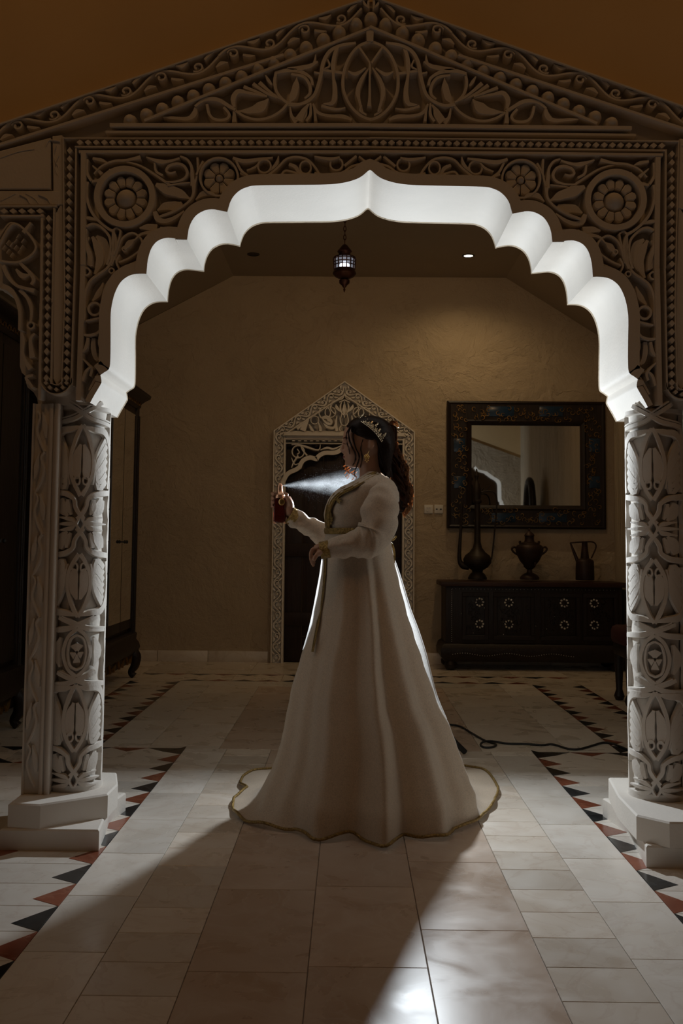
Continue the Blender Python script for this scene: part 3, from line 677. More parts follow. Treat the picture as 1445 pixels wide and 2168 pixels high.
# ================================================================ columns, piers and plinths
def col_map(cx, cy, r, z_of, rot):
    def mp(a, v, h):
        t = -PI / 2 + rot + a * 1.22
        return (cx + (r - 0.0155 + h) * math.cos(t), cy + (r + h) * math.sin(t), z_of(v))
    return mp
def zpx(y): return 1.15 - (y - 1151) * 4.0 / F_PX
def column_relief(mp0, parent):
    HC = 0.016
    def st(pts, w, h=HC, closed=False, n=4, mir=True, name='carved_strap'):
        for s in ((1, -1) if mir else (1,)):
            ww = [x * 1.28 for x in (w if hasattr(w, '__len__') else (w, w))]
            # widths are given in metres; the strap runs in (angle units, picture rows)
            def mp(u, v, hh): return mp0(u / 0.13 , v, hh)
            q = [(s * a * 0.13, y * 0.0019) for a, y in pts]
            MB().stroke(q, ww, lambda u, v, hh: mp(u, v / 0.0019, hh), h, 0.0, n, closed).build(name, M['stucco'], parent, 50)
    def pine(y0, y1, up):
        d = y1 - y0
        def Y(t): return y0 + d * t if up else y1 - d * t
        st([(0.0, Y(0.0)), (0.16, Y(0.14)), (0.33, Y(0.42)), (0.34, Y(0.66)), (0.22, Y(0.85)), (0.02, Y(1.02))], 0.016)
        st([(0.05, Y(0.28)), (0.15, Y(0.45)), (0.16, Y(0.66)), (0.12, Y(0.78))], [0.012, 0.030, 0.032, 0.016], HC * 0.9, name='carved_lobe')
        st([(0.13 + 0.085 * math.cos(2 * PI * i / 8), Y(0.80) + 9 * math.sin(2 * PI * i / 8)) for i in range(8)], 0.008, HC, True, 2, name='carved_ring')
        for k in range(7):
            t = 0.14 + 0.105 * k
            st([(0.37 + 0.012 * k, Y(0.86 - 0.05 * k)), (0.56, Y(t + 0.13 + 0.04 * (6 - k) * 0.6)), (0.90, Y(t + 0.02))], [0.006, 0.020, 0.024], HC * 0.85, name='fan_leaf')
        st([(0.06, Y(0.03)), (0.40, Y(0.06)), (0.75, Y(0.08)), (1.0, Y(0.22)), (1.12, Y(0.5)), (1.0, Y(0.9))], [0.012, 0.022, 0.026, 0.024, 0.020, 0.016])
    def cross(y, s=30):
        st([(-0.62, y - s), (-0.3, y - s * 0.45), (0, y), (0.35, y + s * 0.5), (1.15, y + s * 0.8)], 0.017)
        st([(-0.50, y - s * 1.2), (-0.22, y - s * 0.7), (0.07, y - s * 0.18), (0.42, y + s * 0.25), (1.15, y + s * 0.5)], 0.008)
    def straps(y0, y1):
        d = y1 - y0
        st([(1.1, y0 + d * 0.02), (0.85, y0 + d * 0.05), (0.5, y0 + d * 0.10), (0.22, y0 + d * 0.3), (0.18, y0 + d * 0.55), (0.05, y0 + d * 0.8), (-0.12, y1)], [0.022, 0.022, 0.020, 0.016, 0.016, 0.016, 0.014])
        st([(0.72, y0 + d * 0.28), (0.62, y0 + d * 0.6), (0.40, y0 + d * 0.9)], [0.030, 0.044, 0.012], HC * 0.85, name='carved_leaf')
        st([(0.42, y0 + d * 0.3), (0.40, y0 + d * 0.6), (0.30, y0 + d * 0.85)], [0.014, 0.022, 0.010], HC * 0.85, name='carved_leaf')
    def star(y):
        for a, b in ((0.45, -14), (0.62, 0), (0.45, 14)):
            st([(0.14, y + b * 0.2), (0.32, y + b * 0.7), (a + 0.3, y + b)], [0.008, 0.018, 0.006], name='carved_leaf')
        st([(0.02, y - 14), (0.12, y), (0.02, y + 14)], 0.010)
    def flower(y0, y1):
        m = (y0 + y1) / 2; d = (y1 - y0) / 2
        st([(0, y0), (0.27, y0 + d * 0.35), (0.42, m), (0.27, y1 - d * 0.35), (0, y1)], 0.016)
        st([(0, y0 + 14), (0.20, y0 + d * 0.45), (0.28, m), (0.20, y1 - d * 0.45), (0, y1 - 14)], 0.009)
        for k in range(5):
            a = 2 * PI * k / 5 + 0.3
            st([(0.03 * math.cos(a), m + 4 * math.sin(a)), (0.17 * math.cos(a), m + 21 * math.sin(a))], [0.010, 0.026], HC * 0.8, mir=False, name='flower_petal')
        st([(0.55, m - 30), (0.72, m), (0.55, m + 30)], [0.010, 0.040, 0.010], HC * 0.8, name='carved_leaf')
    for k in range(11):
        y0 = 872 + k * 70
        st([(1.27, y0), (1.24, y0 + 34), (1.27, y0 + 67)], [0.020, 0.046, 0.020], HC, mir=False, name='side_leaf'); st([(1.12, y0 + 30), (1.10, y0 + 66), (1.12, y0 + 98)], [0.010, 0.024, 0.010], HC * 0.97, name='side_leaf')
    cross(880, 26); pine(905, 1052, True); straps(1045, 1104); star(1114); straps(1182, 1124); pine(1180, 1308, False)
    cross(1326, 16); flower(1332, 1432); cross(1440, 16); pine(1448, 1582, True); straps(1576, 1634); star(1644)
def carved_column(cx, cy, r, label, plinth_up, plinth_low, pier, rot, ztop):
    t = thing('carved_column', label, 'column', (cx, cy, 0), 'columns carrying the archway')
    z0 = 0.168
    rg = r - 0.0155; MB().lathe([(r * 1.02, z0), (r * 1.02, z0 + 0.015), (r, z0 + 0.025), (rg, z0 + 0.03), (rg, 0.9), (rg, ztop - 0.02), (r * 1.0, ztop - 0.016), (r * 1.0, ztop)], (cx, cy, 0), 48).build('shaft', M['stucco'], t, 40)
    for k in range(2):
        column_relief(col_map(cx, cy, r, zpx, rot + k * PI), t)
    for nm, poly, a, b in (('plinth_step', plinth_low, 0.0, 0.078), ('plinth_step', plinth_up, 0.078, 0.168)):
        MB().prism(poly, lambda u, v, h: (u, v, h), a, b, 0.006, True).build(nm, M['stucco'], t, 30)
    x0, x1, y0, y1 = pier
    MB().bevel_box(x0, x1, y0, y1, z0, ztop, 0.004).build('pier', M['stucco'], t, 30)
    # roll mouldings between pier and shaft, vine on the pier face
    inner = x1 if abs(x1 - cx) < abs(x0 - cx) else x0
    sg = 1 if inner == x1 else -1
    for k, rr in ((0.006, 0.011), (0.030, 0.009)):
        MB().tube([(inner - sg * k, y0 - 0.002, z0), (inner - sg * k, y0 - 0.002, ztop)], rr, 10).build('roll_moulding', M['stucco'], t, 60)
    fx = (x0 + x1) / 2 - sg * 0.016; mpv = lambda u, v, h: (u, y0 - h, v)
    n = 9; dz = (ztop - z0 - 0.06) / n
    for k in range(n):
        zb = z0 + 0.03 + k * dz; s = 1 if k % 2 else -1
        MB().stroke([(fx - s * 0.016, zb), (fx + s * 0.006, zb + dz * 0.3), (fx + s * 0.016, zb + dz * 0.55), (fx + s * 0.004, zb + dz * 0.85), (fx + s * 0.016, zb + dz)], [0.008, 0.011, 0.011, 0.011, 0.008], mpv, 0.016).build('carved_strap', M['stucco'], t, 50)
        MB().stroke([(fx - s * 0.020, zb + dz * 0.35), (fx - s * 0.014, zb + dz * 0.65), (fx - s * 0.004, zb + dz * 0.98)], [0.008, 0.024, 0.005], mpv, 0.016).build('carved_leaf', M['stucco'], t, 50)
    MB().stroke([(x0 + 0.004 if sg > 0 else x1 - 0.004, z0), (x0 + 0.004 if sg > 0 else x1 - 0.004, ztop)], [0.010, 0.010], mpv, 0.016, 0, 1).build('edge_fillet', M['stucco'], t, 30)
    return t
cL = onY(171, 1151, 4.08).x; cR = onY(1382, 1151, 4.06).x
XPL = onY(61, 1200, 3.94).x; XPL2 = onY(116, 1200, 3.94).x
lu = [(XPL - 0.005, 3.80), (onZ(94, 1696, 0.168).x, 3.79), (onZ(237, 1672, 0.168).x, 3.955), (onZ(253, 1656, 0.168).x, 4.12), (-0.985, 4.32), (XPL - 0.005, 4.34)]
ll = [(XPL - 0.03, 3.785), (onZ(216, 1794, 0).x, 3.785), (onZ(240, 1745, 0).x, 4.02), (onZ(263, 1705, 0).x, 4.16), (-0.95, 4.35), (XPL - 0.03, 4.36)]
carved_column(cL, 4.08, 0.108, 'round carved white column on a stepped plinth beside the tall mirrored wardrobe', lu, ll, (XPL, XPL2, 3.94, 4.30), 0.26, ZS)
XPR = cR + 0.125
ru = [(onZ(1289, 1667, 0.168).x, 4.02), (onZ(1326, 1706, 0.168).x, 3.74), (onZ(1398, 1725, 0.168).x, 3.645), (cR + 0.34, 3.645), (cR + 0.34, 4.34), (1.11, 4.33)]
rl = [(onZ(1278, 1692, 0.04).x, 4.10), (onZ(1349, 1772, 0.078).x, 3.67), (cR + 0.36, 3.63), (cR + 0.36, 4.36), (1.09, 4.35)]
carved_column(cR, 4.04, 0.112, 'round carved white column on a stepped plinth on the sideboard side', ru, rl, (XPR, XPR + 0.12, 3.94, 4.30), -0.38, ZS)
# ================================================================ carved door surround and door
YD = YW - 0.07
KD = YD / F_PX
def PD(px, py):
    q = onY(px, py, YD); return (q.x, q.z)
XD = PD(727.5, 1000)[0]
HD = 0.05
YG = YD + HD
def md(u, v, h): return (u, YG - h, v)
def md2(u, v, h): return (2 * XD - u, YG - h, v)
sur = thing('door_surround', 'pale carved door surround with pointed top behind the woman', 'door frame', (XD, YD, 0))
zc = lambda py: PD(727, py)[1]
xo, xi = PD(575, 1150)[0], PD(602, 1150)[0]
zsh, zap = zc(912), zc(805)
xt = PD(602, 930)[0]
ztym = zc(912); zlin = zc(929); zden = zc(940)
arch_px = [(602, 1026), (605, 1017), (613, 1005), (628, 998), (638, 991), (640, 985), (645, 977.5), (656, 973), (667, 976), (673, 975.5), (677, 969), (688, 963), (706, 963), (719, 959), (727.5, 952)]
arc = [PD(*q) for q in dense(arch_px, [4, 9], 3)]; arc[-1] = (XD, arc[-1][1])
for m_ in (md, md2):
    MB().prism([(xo, 0), (xi, 0), (xi, zsh - 0.035), (XD, zap - 0.15), (XD, zap), (xo, zsh)], m_, -0.019, 0, 0, True).build('surround_panel', M['stucco'], sur, 30)
    MB().prism([(xo, 0), (xi - 0.001, 0), (xi - 0.001, zsh - 0.08), (xo, zsh - 0.08)], m_, 0, HD * 0.12, 0, False).build('jamb_ground', M['stucco'], sur, 30)
    MB().prism([(xi, zlin), (XD, zlin), (XD, ztym), (xi, ztym)], m_, -0.019, HD * 0.3, 0, True).build('lintel', M['stucco'], sur, 30)
    def dr(name, pts, w, h=HD): 
        mb = MB()
        for a, b in zip(pts[:-1], pts[1:]): mb.stroke([a, b], [w, w], m_, h, 0, 1)
        mb.build(name, M['stucco'], sur, 30)
    dr('outer_fillet', [(xo + 0.008, 0), (xo + 0.008, zsh - 0.004), (XD, zap - 0.012)], 0.018)
    dr('inner_fillet', [(xi - 0.012, 0), (xi - 0.012, zsh - 0.07)], 0.024); dr('inner_fillet', [(xi - 0.03, zsh - 0.05), (XD, zap - 0.145)], 0.02)
    dr('lintel_rail', [(xi - 0.02, zlin + 0.045), (XD, zlin + 0.045)], 0.04, HD * 1.3); dr('lintel_rail', [(xi - 0.01, zden + 0.005), (XD, zden + 0.005)], 0.012)
    dr('lintel_rail', [(xi - 0.01, zlin - 0.005), (XD, zlin - 0.005)], 0.012)
    # scalloped band round the opening
    mb = MB(); bw = 9 * KD; outer = []
    for i in range(len(arc)):
        a, b = arc[max(i - 2, 0)], arc[min(i + 2, len(arc) - 1)]; tx, ty = b[0] - a[0], b[1] - a[1]; l = math.hypot(tx, ty)
        outer.append((arc[i][0] - ty / l * bw, arc[i][1] + tx / l * bw))
    outer[-1] = (XD, arc[-1][1] + bw)
    for i in range(len(arc) - 1):
        p, q, r, s = arc[i], arc[i + 1], outer[i + 1], outer[i]
        mb.add([m_(*p, 0), m_(*q, 0), m_(*r, 0), m_(*s, 0), m_(*p, HD), m_(*q, HD), m_(*r, HD), m_(*s, HD)], [(4, 5, 6, 7), (0, 1, 5, 4), (2, 3, 7, 6)])
    mb.build('scallop_band', M['stucco'], sur, 30)
# running scrolls on jambs and slopes
xm = (xo + xi) / 2 - 0.003
running_scroll(lambda s, t: (xm + t, s), zsh - 0.02, 0.044, (zsh - 0.02) / 11.01, (md, md2), sur, M['stucco'], HD * 0.9, 0.015, 0.02, 'jamb_scroll')
A2, B2 = (xm + 0.0, zsh - 0.01), (XD, zap - 0.075)
L2 = math.hypot(B2[0] - A2[0], B2[1] - A2[1]); e2 = ((B2[0] - A2[0]) / L2, (B2[1] - A2[1]) / L2)
running_scroll(lambda s, t: (A2[0] + e2[0] * s - e2[1] * t, A2[1] + e2[1] * s + e2[0] * t), L2, 0.042, L2 / 4.01, (md, md2), sur, M['stucco'], HD * 0.9, 0.015, 0.0, 'slope_scroll')
def SD(pts, w, ox=560, oy=790, s=4.25, closed=False, name='fret_strap', sides=2, n=4):
    q = [PD(ox + x / s, oy + y / s) for x, y in pts]; ww = [x / s * KD for x in (w if hasattr(w, '__len__') else (w, w))]
    for m_ in (md, md2)[:sides]: MB().stroke(q, ww, m_, HD * 0.9, 0, n, closed).build(name, M['stucco'], sur, 40)
def ringD(c, r, w, rx=1.0): SD([(c[0] + rx * r * math.cos(2 * PI * i / 10), c[1] + r * math.sin(2 * PI * i / 10)) for i in range(10)], w, closed=True, name='fret_ring', n=3)
SD([(717, 180), (700, 225), (660, 240), (610, 270), (590, 310), (610, 345), (640, 370)], [14, 18, 16, 16, 16, 16, 14]); SD([(717, 240), (670, 260)], 16)
SD([(640, 280), (650, 310), (690, 350)], [10, 36, 16], name='fret_leaf'); SD([(690, 260), (680, 300), (690, 350), (717, 380)], [10, 20, 18, 14])
SD([(717, 250), (717, 330), (717, 400)], [10, 34, 12], sides=1, name='fret_leaf'); SD([(717, 270), (700, 330), (690, 380), (680, 420), (690, 460), (717, 470)], 13)
ringD((540, 355), 52, 14); ringD((590, 350), 48, 12); SD([(500, 400), (560, 395), (590, 440), (560, 450), (510, 400)], [10, 40, 50, 30, 10], name='fret_leaf')
SD([(440, 385), (400, 400), (370, 450), (340, 515)], [16, 22, 40, 60], name='fret_leaf'); ringD((450, 420), 36, 12); SD([(400, 460), (420, 500), (440, 520)], [14, 30, 20]); SD([(480, 440), (500, 490), (500, 520)], [12, 30, 30]); SD([(530, 450), (560, 480), (620, 490), (640, 440)], [10, 30, 30, 14])
SD([(290, 500), (340, 460), (390, 410)], [30, 26, 16]); SD([(650, 380), (640, 450), (650, 520)], [12, 26, 34]); SD([(690, 470), (670, 500), (680, 520)], 16)
# spandrel frets over the scallops
ringD((300, 705), 55, 14); SD([(320, 640), (340, 690), (380, 740)], [12, 16, 20]); SD([(240, 640), (300, 640), (370, 660), (480, 690), (500, 640)], [14, 18, 24, 16, 8]); SD([(500, 690), (560, 670), (620, 680), (690, 650)], [8, 26, 22, 10]); SD([(300, 740), (260, 800), (240, 850)], [22, 18, 10]); SD([(240, 760), (270, 820), (330, 800)], [8, 14, 8]); SD([(290, 680), (310, 710), (290, 730)], 12)
for i in range(9): SD([(245 + i * 54, 607), (272 + i * 54, 607)], 10, n=1, name='dentil')
MB().box(DX0 + 0.002, DX1 - 0.002, YW + 0.07, YW + 0.10, DZ, zap - 0.16).build('tympanum_ground', M['stucco'], sur, 0)
# door leaf in the wall opening
dw = thing('plank_door', 'dark wooden plank door inside the carved surround', 'door', (XD, YW + 0.04, 0))
dx0, dx1 = DX0 + 0.004, DX1 - 0.004; npl = 6
for k in range(npl):
    a = dx0 + (dx1 - dx0) * k / npl; b = dx0 + (dx1 - dx0) * (k + 1) / npl
    MB().bevel_box(a + 0.003, b - 0.003, YW + 0.03, YW + 0.06, 0.005, DZ - 0.004, 0.004).build('plank', M['door_wood'], dw, 30)
for zz in (0.35, 1.02, 1.75): MB().bevel_box(dx0 + 0.02, dx1 - 0.02, YW + 0.008, YW + 0.03, zz, zz + 0.13, 0.006).build('ledge', M['door_wood'], dw, 30)
q = onY(637, 1352, YG); h_ = MB(); h_.tube([(q.x, YW + 0.01, q.z + 0.02), (q.x, YW - 0.025, q.z + 0.02), (q.x + 0.12, YW - 0.025, q.z + 0.02), (q.x + 0.12, YW + 0.01, q.z + 0.02)], 0.009, 8)
h_.build('door_bolt', M['brass_dark'], dw)
# switch plates on the wall to the right of the surround
def plate(px, name, label, holes):
    c = onY(px, 1078, YW); t = thing(name, label, 'switch', (c.x, YW, c.z))
    MB().bevel_box(c.x - 0.043, c.x + 0.043, YW - 0.012, YW, c.z - 0.043, c.z + 0.043, 0.004).build('plate', M['switch'], t)
    for x, z in holes: MB().bevel_box(c.x + x - 0.009, c.x + x + 0.009, YW - 0.017, YW - 0.01, c.z + z - 0.006, c.z + z + 0.006, 0.002).build('rocker' if name == 'light_switch' else 'socket_hole', M['switch'] if name == 'light_switch' else M['black'], t)
plate(906.5, 'light_switch', 'square white light switch plate right of the door surround', [(-0.012, 0.016), (0.012, 0.016), (-0.012, -0.016)])
plate(928, 'wall_socket', 'dim square socket plate beside the light switch', [(-0.02, 0), (0.02, 0)])
# ================================================================ wall mirror
YM = YW - 0.06
def PM(px, py): q = onY(px, py, YM); return q.x, q.z
mx0, mz1 = PM(946.5, 848); mx1, mz0 = PM(1283, 1121)
ix0, iz1 = PM(999, 900); ix1, iz0 = PM(1229, 1070)
mir = thing('wall_mirror', 'wide wall mirror in a dark gilded frame with blue inlays above the sideboard', 'mirror', ((mx0 + mx1) / 2, YW, mz0))
MB().box(ix0 - 0.02, ix1 + 0.02, YW - 0.028, YW - 0.01, iz0 - 0.02, iz1 + 0.02).build('glass', M['mirror'], mir, 0)
prof_f = [(0.0, 0.0), (0.0, 0.05), (0.02, 0.062), (0.035, 0.052), (0.19, 0.046), (0.205, 0.058), (0.225, 0.050), (0.245, 0.028), (0.247, 0.0)]
def frame_side(a, b, c, d):
    """a-b outer corners, c-d inner corners (u,v)"""
    mb = MB(); n = len(prof_f)
    vs = []
    for (o, i) in ((a, c), (b, d)):
        for t, h in prof_f:
            f = t / 0.247; vs.append((o[0] + (i[0] - o[0]) * f, YW - h - 0.004, o[1] + (i[1] - o[1]) * f))
    mb.add(vs, [(k, k + 1, n + k + 1, n + k) for k in range(n - 1)]); return mb
O = [(mx0, mz0), (mx1, mz0), (mx1, mz1), (mx0, mz1)]; I = [(ix0, iz0), (ix1, iz0), (ix1, iz1), (ix0, iz1)]
for k in range(4): frame_side(O[k], O[(k + 1) % 4], I[k], I[(k + 1) % 4]).build('frame_rail', M['dark_wood'], mir, 30)
for (x0, y0, x1, y1) in ((1030, 860, 1088, 882), (1141, 860, 1192, 882), (1040, 1086, 1091, 1106), (1140, 1086, 1200, 1106), (960, 928, 984, 957), (960, 1008, 985, 1034), (1247, 928, 1270, 957), (1247, 1008, 1270, 1034)):
    a, b = PM(x0, y0), PM(x1, y1); MB().bevel_box(a[0], b[0], YW - 0.058, YW - 0.045, b[1], a[1], 0.005).build('blue_inlay', M['blue'], mir)
mb = MB(); rnd = random.Random(3)
mf = lambda u, v, h: (u, YW - 0.050 - h, v)
def curl(c, r, a0, s):
    pts = [(c[0] + r * (1 - i / 11) * math.cos(a0 + s * i * 0.62), c[1] + r * (1 - i / 11) * math.sin(a0 + s * i * 0.62)) for i in range(10)]
    mb.stroke(pts, [0.003, 0.009, 0.008, 0.004], mf, 0.014, 0, 2)
for side in range(4):
    for k in range(52 if side % 2 == 0 else 40):
        t = (k + rnd.random() * 0.6) / (52 if side % 2 == 0 else 40); w = rnd.uniform(0.22, 0.8)
        o = (O[side][0] + (O[(side + 1) % 4][0] - O[side][0]) * t, O[side][1] + (O[(side + 1) % 4][1] - O[side][1]) * t)
        i_ = (I[side][0] + (I[(side + 1) % 4][0] - I[side][0]) * t, I[side][1] + (I[(side + 1) % 4][1] - I[side][1]) * t)
        curl((o[0] + (i_[0] - o[0]) * w, o[1] + (i_[1] - o[1]) * w), rnd.uniform(0.018, 0.034), rnd.random() * 6.3, rnd.choice((-1, 1)))
tag(mb.build('gilded_scrollwork', M['old_gold'], mir), 'worn gilt scrollwork of the frame', kind='stuff')
# ================================================================ sideboard
sx0, sx1, sy0, sy1 = onY(943, 1300, 9.27).x, XR - 0.06, 9.27, YW - 0.025
sz = onY(1000, 1231, 9.25).z; szb = 0.13
sb = thing('carved_sideboard', 'long dark carved sideboard with pearl flower inlays under the wall mirror', 'sideboard', ((sx0 + sx1) / 2, 9.5, 0))
MB().bevel_box(sx0, sx1, sy0, sy1, szb + 0.10, sz - 0.04, 0.006).build('body', M['dark_wood'], sb)
MB().bevel_box(sx0 - 0.05, sx1 + 0.03, sy0 - 0.04, sy1, sz - 0.045, sz, 0.010).build('top', M['red_wood'], sb)
MB().loft([[(sx0 - e, sy0 - e, z), (sx1 + e * 0.4, sy0 - e, z), (sx1 + e * 0.4, sy1, z), (sx0 - e, sy1, z)] for e, z in ((0.0, szb + 0.12), (0.03, szb + 0.10), (0.05, szb + 0.05), (0.045, szb), (0.02, szb - 0.03), (0.01, szb - 0.05))], True, True).build('base_moulding', M['dark_wood'], sb, 40)
for x in (sx0 + 0.05, sx1 - 0.05):
    for y in (sy0 + 0.03, sy1 - 0.06):
        MB().lathe([(0.03, 0), (0.055, 0.02), (0.06, 0.05), (0.045, 0.08), (0.05, 0.11)], (x, y, 0), 14).build('foot', M['dark_wood'], sb)
dcx = [onY(x, 1300, sy0).x for x in (1008, 1080, 1190, 1256)]
edges = [(sx0 + 0.15, dcx[0] + 0.11), (dcx[1] - 0.16, dcx[1] + 0.22), (dcx[2] - 0.20, dcx[2] + 0.16), (dcx[3] - 0.10, dcx[3] + 0.22)]
ms = lambda u, v, h: (u, sy0 - h, v)
for (a, b), fx in zip(edges, (onY(1014.5, 1300, sy0).x, onY(1076.5, 1300, sy0).x, onY(1194, 1300, sy0).x, onY(1257.5, 1300, sy0).x)):
    d0, d1 = szb + 0.15, sz - 0.10
    dd = MB(); 
    for r in ([(a, d0), (b, d0), (b, d0 + 0.04), (a, d0 + 0.04)], [(a, d1 - 0.04), (b, d1 - 0.04), (b, d1), (a, d1)], [(a, d0 + 0.04), (a + 0.035, d0 + 0.04), (a + 0.035, d1 - 0.04), (a, d1 - 0.04)], [(b - 0.035, d0 + 0.04), (b, d0 + 0.04), (b, d1 - 0.04), (b - 0.035, d1 - 0.04)]):
        dd.prism(r, ms, 0, 0.018, 0.003)
    door = dd.build('door_frame', M['dark_wood'], sb)
    cv = MB()
    for k in range(26):
        cx_, cz_ = rnd.uniform(a + 0.06, b - 0.06), rnd.uniform(d0 + 0.07, d1 - 0.07); a0 = rnd.random() * 6.3
        cv.stroke([(cx_ + 0.03 * (1 - i / 8) * math.cos(a0 + i * 0.7), cz_ + 0.03 * (1 - i / 8) * math.sin(a0 + i * 0.7)) for i in range(7)], [0.004, 0.012, 0.006], ms, 0.012, 0, 2)
    tag(cv.build('door_carving', M['dark_wood'], door), kind='stuff')
    for py in (1275, 1321):
        cz_ = onY(1010, py, sy0).z; fl = MB()
        for k in range(8):
            an = 2 * PI * k / 8 + rnd.random() * 0.1; fl.dome((fx + 0.034 * math.cos(an), cz_ + 0.034 * math.sin(an)), 0.0105, ms, 0.014, 8, 2)
        tag(fl.build('pearl_flower', M['pearl'], door), 'ring of pearl petals', kind='stuff')
st = MB()
for k in range(46): st.dome((sx0 + 0.06 + k * (sx1 - sx0 - 0.1) / 46, sz - 0.07), 0.0035, ms, 0.005, 6, 2)
for k in range(28): st.dome((sx0 + 0.055, sz - 0.075 - k * (sz - szb - 0.19) / 28), 0.0035, ms, 0.005, 6, 2)
for k in range(50): st.dome((sx0 + 0.06 + k * (sx1 - sx0 - 0.3) / 50, szb + 0.115), 0.0035, ms, 0.005, 6, 2)
for k in range(50): st.dome((sx0 + 0.06 + k * (sx1 - sx0 - 0.5) / 50, szb + 0.02 + 0.012 * math.sin(k * 0.35)), 0.0035, lambda u, v, h: (u, sy0 - 0.05 - h, v), 0.005, 6, 2)
for k in range(16): st.dome((rnd.uniform(sx0 + 0.1, sx0 + 1.1), rnd.uniform(szb + 0.2, sz - 0.1)), 0.004, ms, 0.02, 6, 2)
tag(st.build('pearl_studs', M['pearl'], sb), 'rows of tiny pearl studs', kind='stuff')
# ================================================================ vessels on the sideboard
YV = 9.47; KV = YV / F_PX
def zpv(py): return onY(1010, py, YV).z
def lathe_px(prof, cx_px, parent, name, mat, n=28):
    c = onY(cx_px, 1150, YV); zz = [(max(r, 0.3) * KV, onY(cx_px, y, YV).z) for r, y in prof]
    return MB().lathe(zz, (c.x, YV, 0), n).build(name, mat, parent, 50)
def pathv(pts, dy=0.0): return [(onY(x, y, YV).x, YV + dy, onY(x, y, YV).z) for x, y in pts]
base_z = sz
ew = thing('tall_ewer', 'tall long-necked metal ewer with slim spout in front of the mirror', 'ewer', (onY(1010, 1226, YV).x, YV, base_z))
lathe_px([(20, 1226.5), (20, 1223), (16, 1216), (11, 1211), (12, 1207), (22, 1201), (29, 1192), (30, 1184), (26, 1176), (17, 1169), (10, 1160), (7, 1148), (6.5, 1120), (6, 1090), (6, 1066), (9, 1064), (9.5, 1060), (6.5, 1056)], 1010, ew, 'body', M['brass_dark'])
lathe_px([(8, 1064), (9, 1052), (9.5, 1038), (8, 1027), (4, 1020), (2.5, 1015), (5, 1009), (5.5, 1005), (2, 999), (1.2, 992.5)], 1008.5, ew, 'lid', M['brass_dark'])
MB().tube(catmull(pathv([(992, 1200), (979, 1197), (972, 1184), (973, 1150), (975, 1118), (976, 1085), (978, 1058)]), 5), [7 * KV, 7 * KV, 4.5 * KV, 3.6 * KV, 3 * KV, 2.5 * KV, 2.5 * KV], 10).build('spout', M['brass_dark'], ew, 60)
MB().tube(catmull(pathv([(1016, 1042), (1030, 1040), (1044, 1042), (1051, 1056), (1050, 1085), (1046, 1130), (1040, 1184)]), 5), 1.6 * KV, 8).build('handle', M['brass_dark'], ew, 60)
MB().tube(catmull(pathv([(1020, 1041), (1030, 1036), (1037, 1028)]), 4), 1.1 * KV, 6).build('thumb_rest', M['brass_dark'], ew, 60)
sm = thing('copper_samovar', 'round-bellied copper samovar with two handles below the mirror', 'samovar', (onY(1120, 1226, YV).x, YV, base_z))
lathe_px([(20, 1227), (20, 1222), (14, 1216), (6, 1212), (5, 1206), (9, 1203), (12, 1200), (13, 1196), (20, 1188), (26, 1176), (29, 1166), (29, 1160), (26, 1155), (22, 1153)], 1120, sm, 'body', M['copper'])
lathe_px([(22, 1154), (21, 1150), (11, 1147), (9.5, 1143), (9.5, 1136), (11, 1134), (9, 1130), (4, 1126), (1.5, 1124), (2.5, 1121), (0.5, 1118)], 1120, sm, 'lid', M['copper'])
for s in (-1, 1):
    MB().tube(catmull(pathv([(1120 + s * 26, 1174), (1120 + s * 34, 1168), (1120 + s * 37, 1162), (1120 + s * 33, 1158), (1120 + s * 28, 1160)]), 4), 2.2 * KV, 8).build('handle', M['copper'], sm, 60)
    MB().lathe([(2 * KV, 0), (3 * KV, 3 * KV), (2 * KV, 6 * KV)], (onY(1120 + s * 20, 1153, YV).x, YV, onY(1120, 1151, YV).z), 8).build('knob', M['copper'], sm)
MB().tube(pathv([(1128, 1190), (1128, 1196)], -0.10) + pathv([(1128, 1196)], -0.05), 2 * KV, 8).build('tap', M['copper'], sm)
oc = thing('oil_can', 'small dark metal oil can with straight spout beside the samovar', 'oil can', (onY(1237, 1226, YV).x, YV, base_z))
lathe_px([(19, 1228), (19.5, 1226), (19, 1200), (18.5, 1188), (16, 1185), (9, 1182), (6.5, 1160), (5.5, 1147), (6.5, 1146)], 1237, oc, 'body', M['copper'])
MB().tube(pathv([(1222, 1188), (1214, 1168), (1206.5, 1149)]), [4 * KV, 3 * KV, 1.6 * KV], 8).build('spout', M['copper'], oc)
MB().tube(catmull(pathv([(1206, 1149.5), (1222, 1148), (1237, 1147.5), (1252, 1147), (1260, 1152), (1260, 1162), (1251, 1182)]), 4), 1.5 * KV, 8).build('handle', M['copper'], oc, 60)
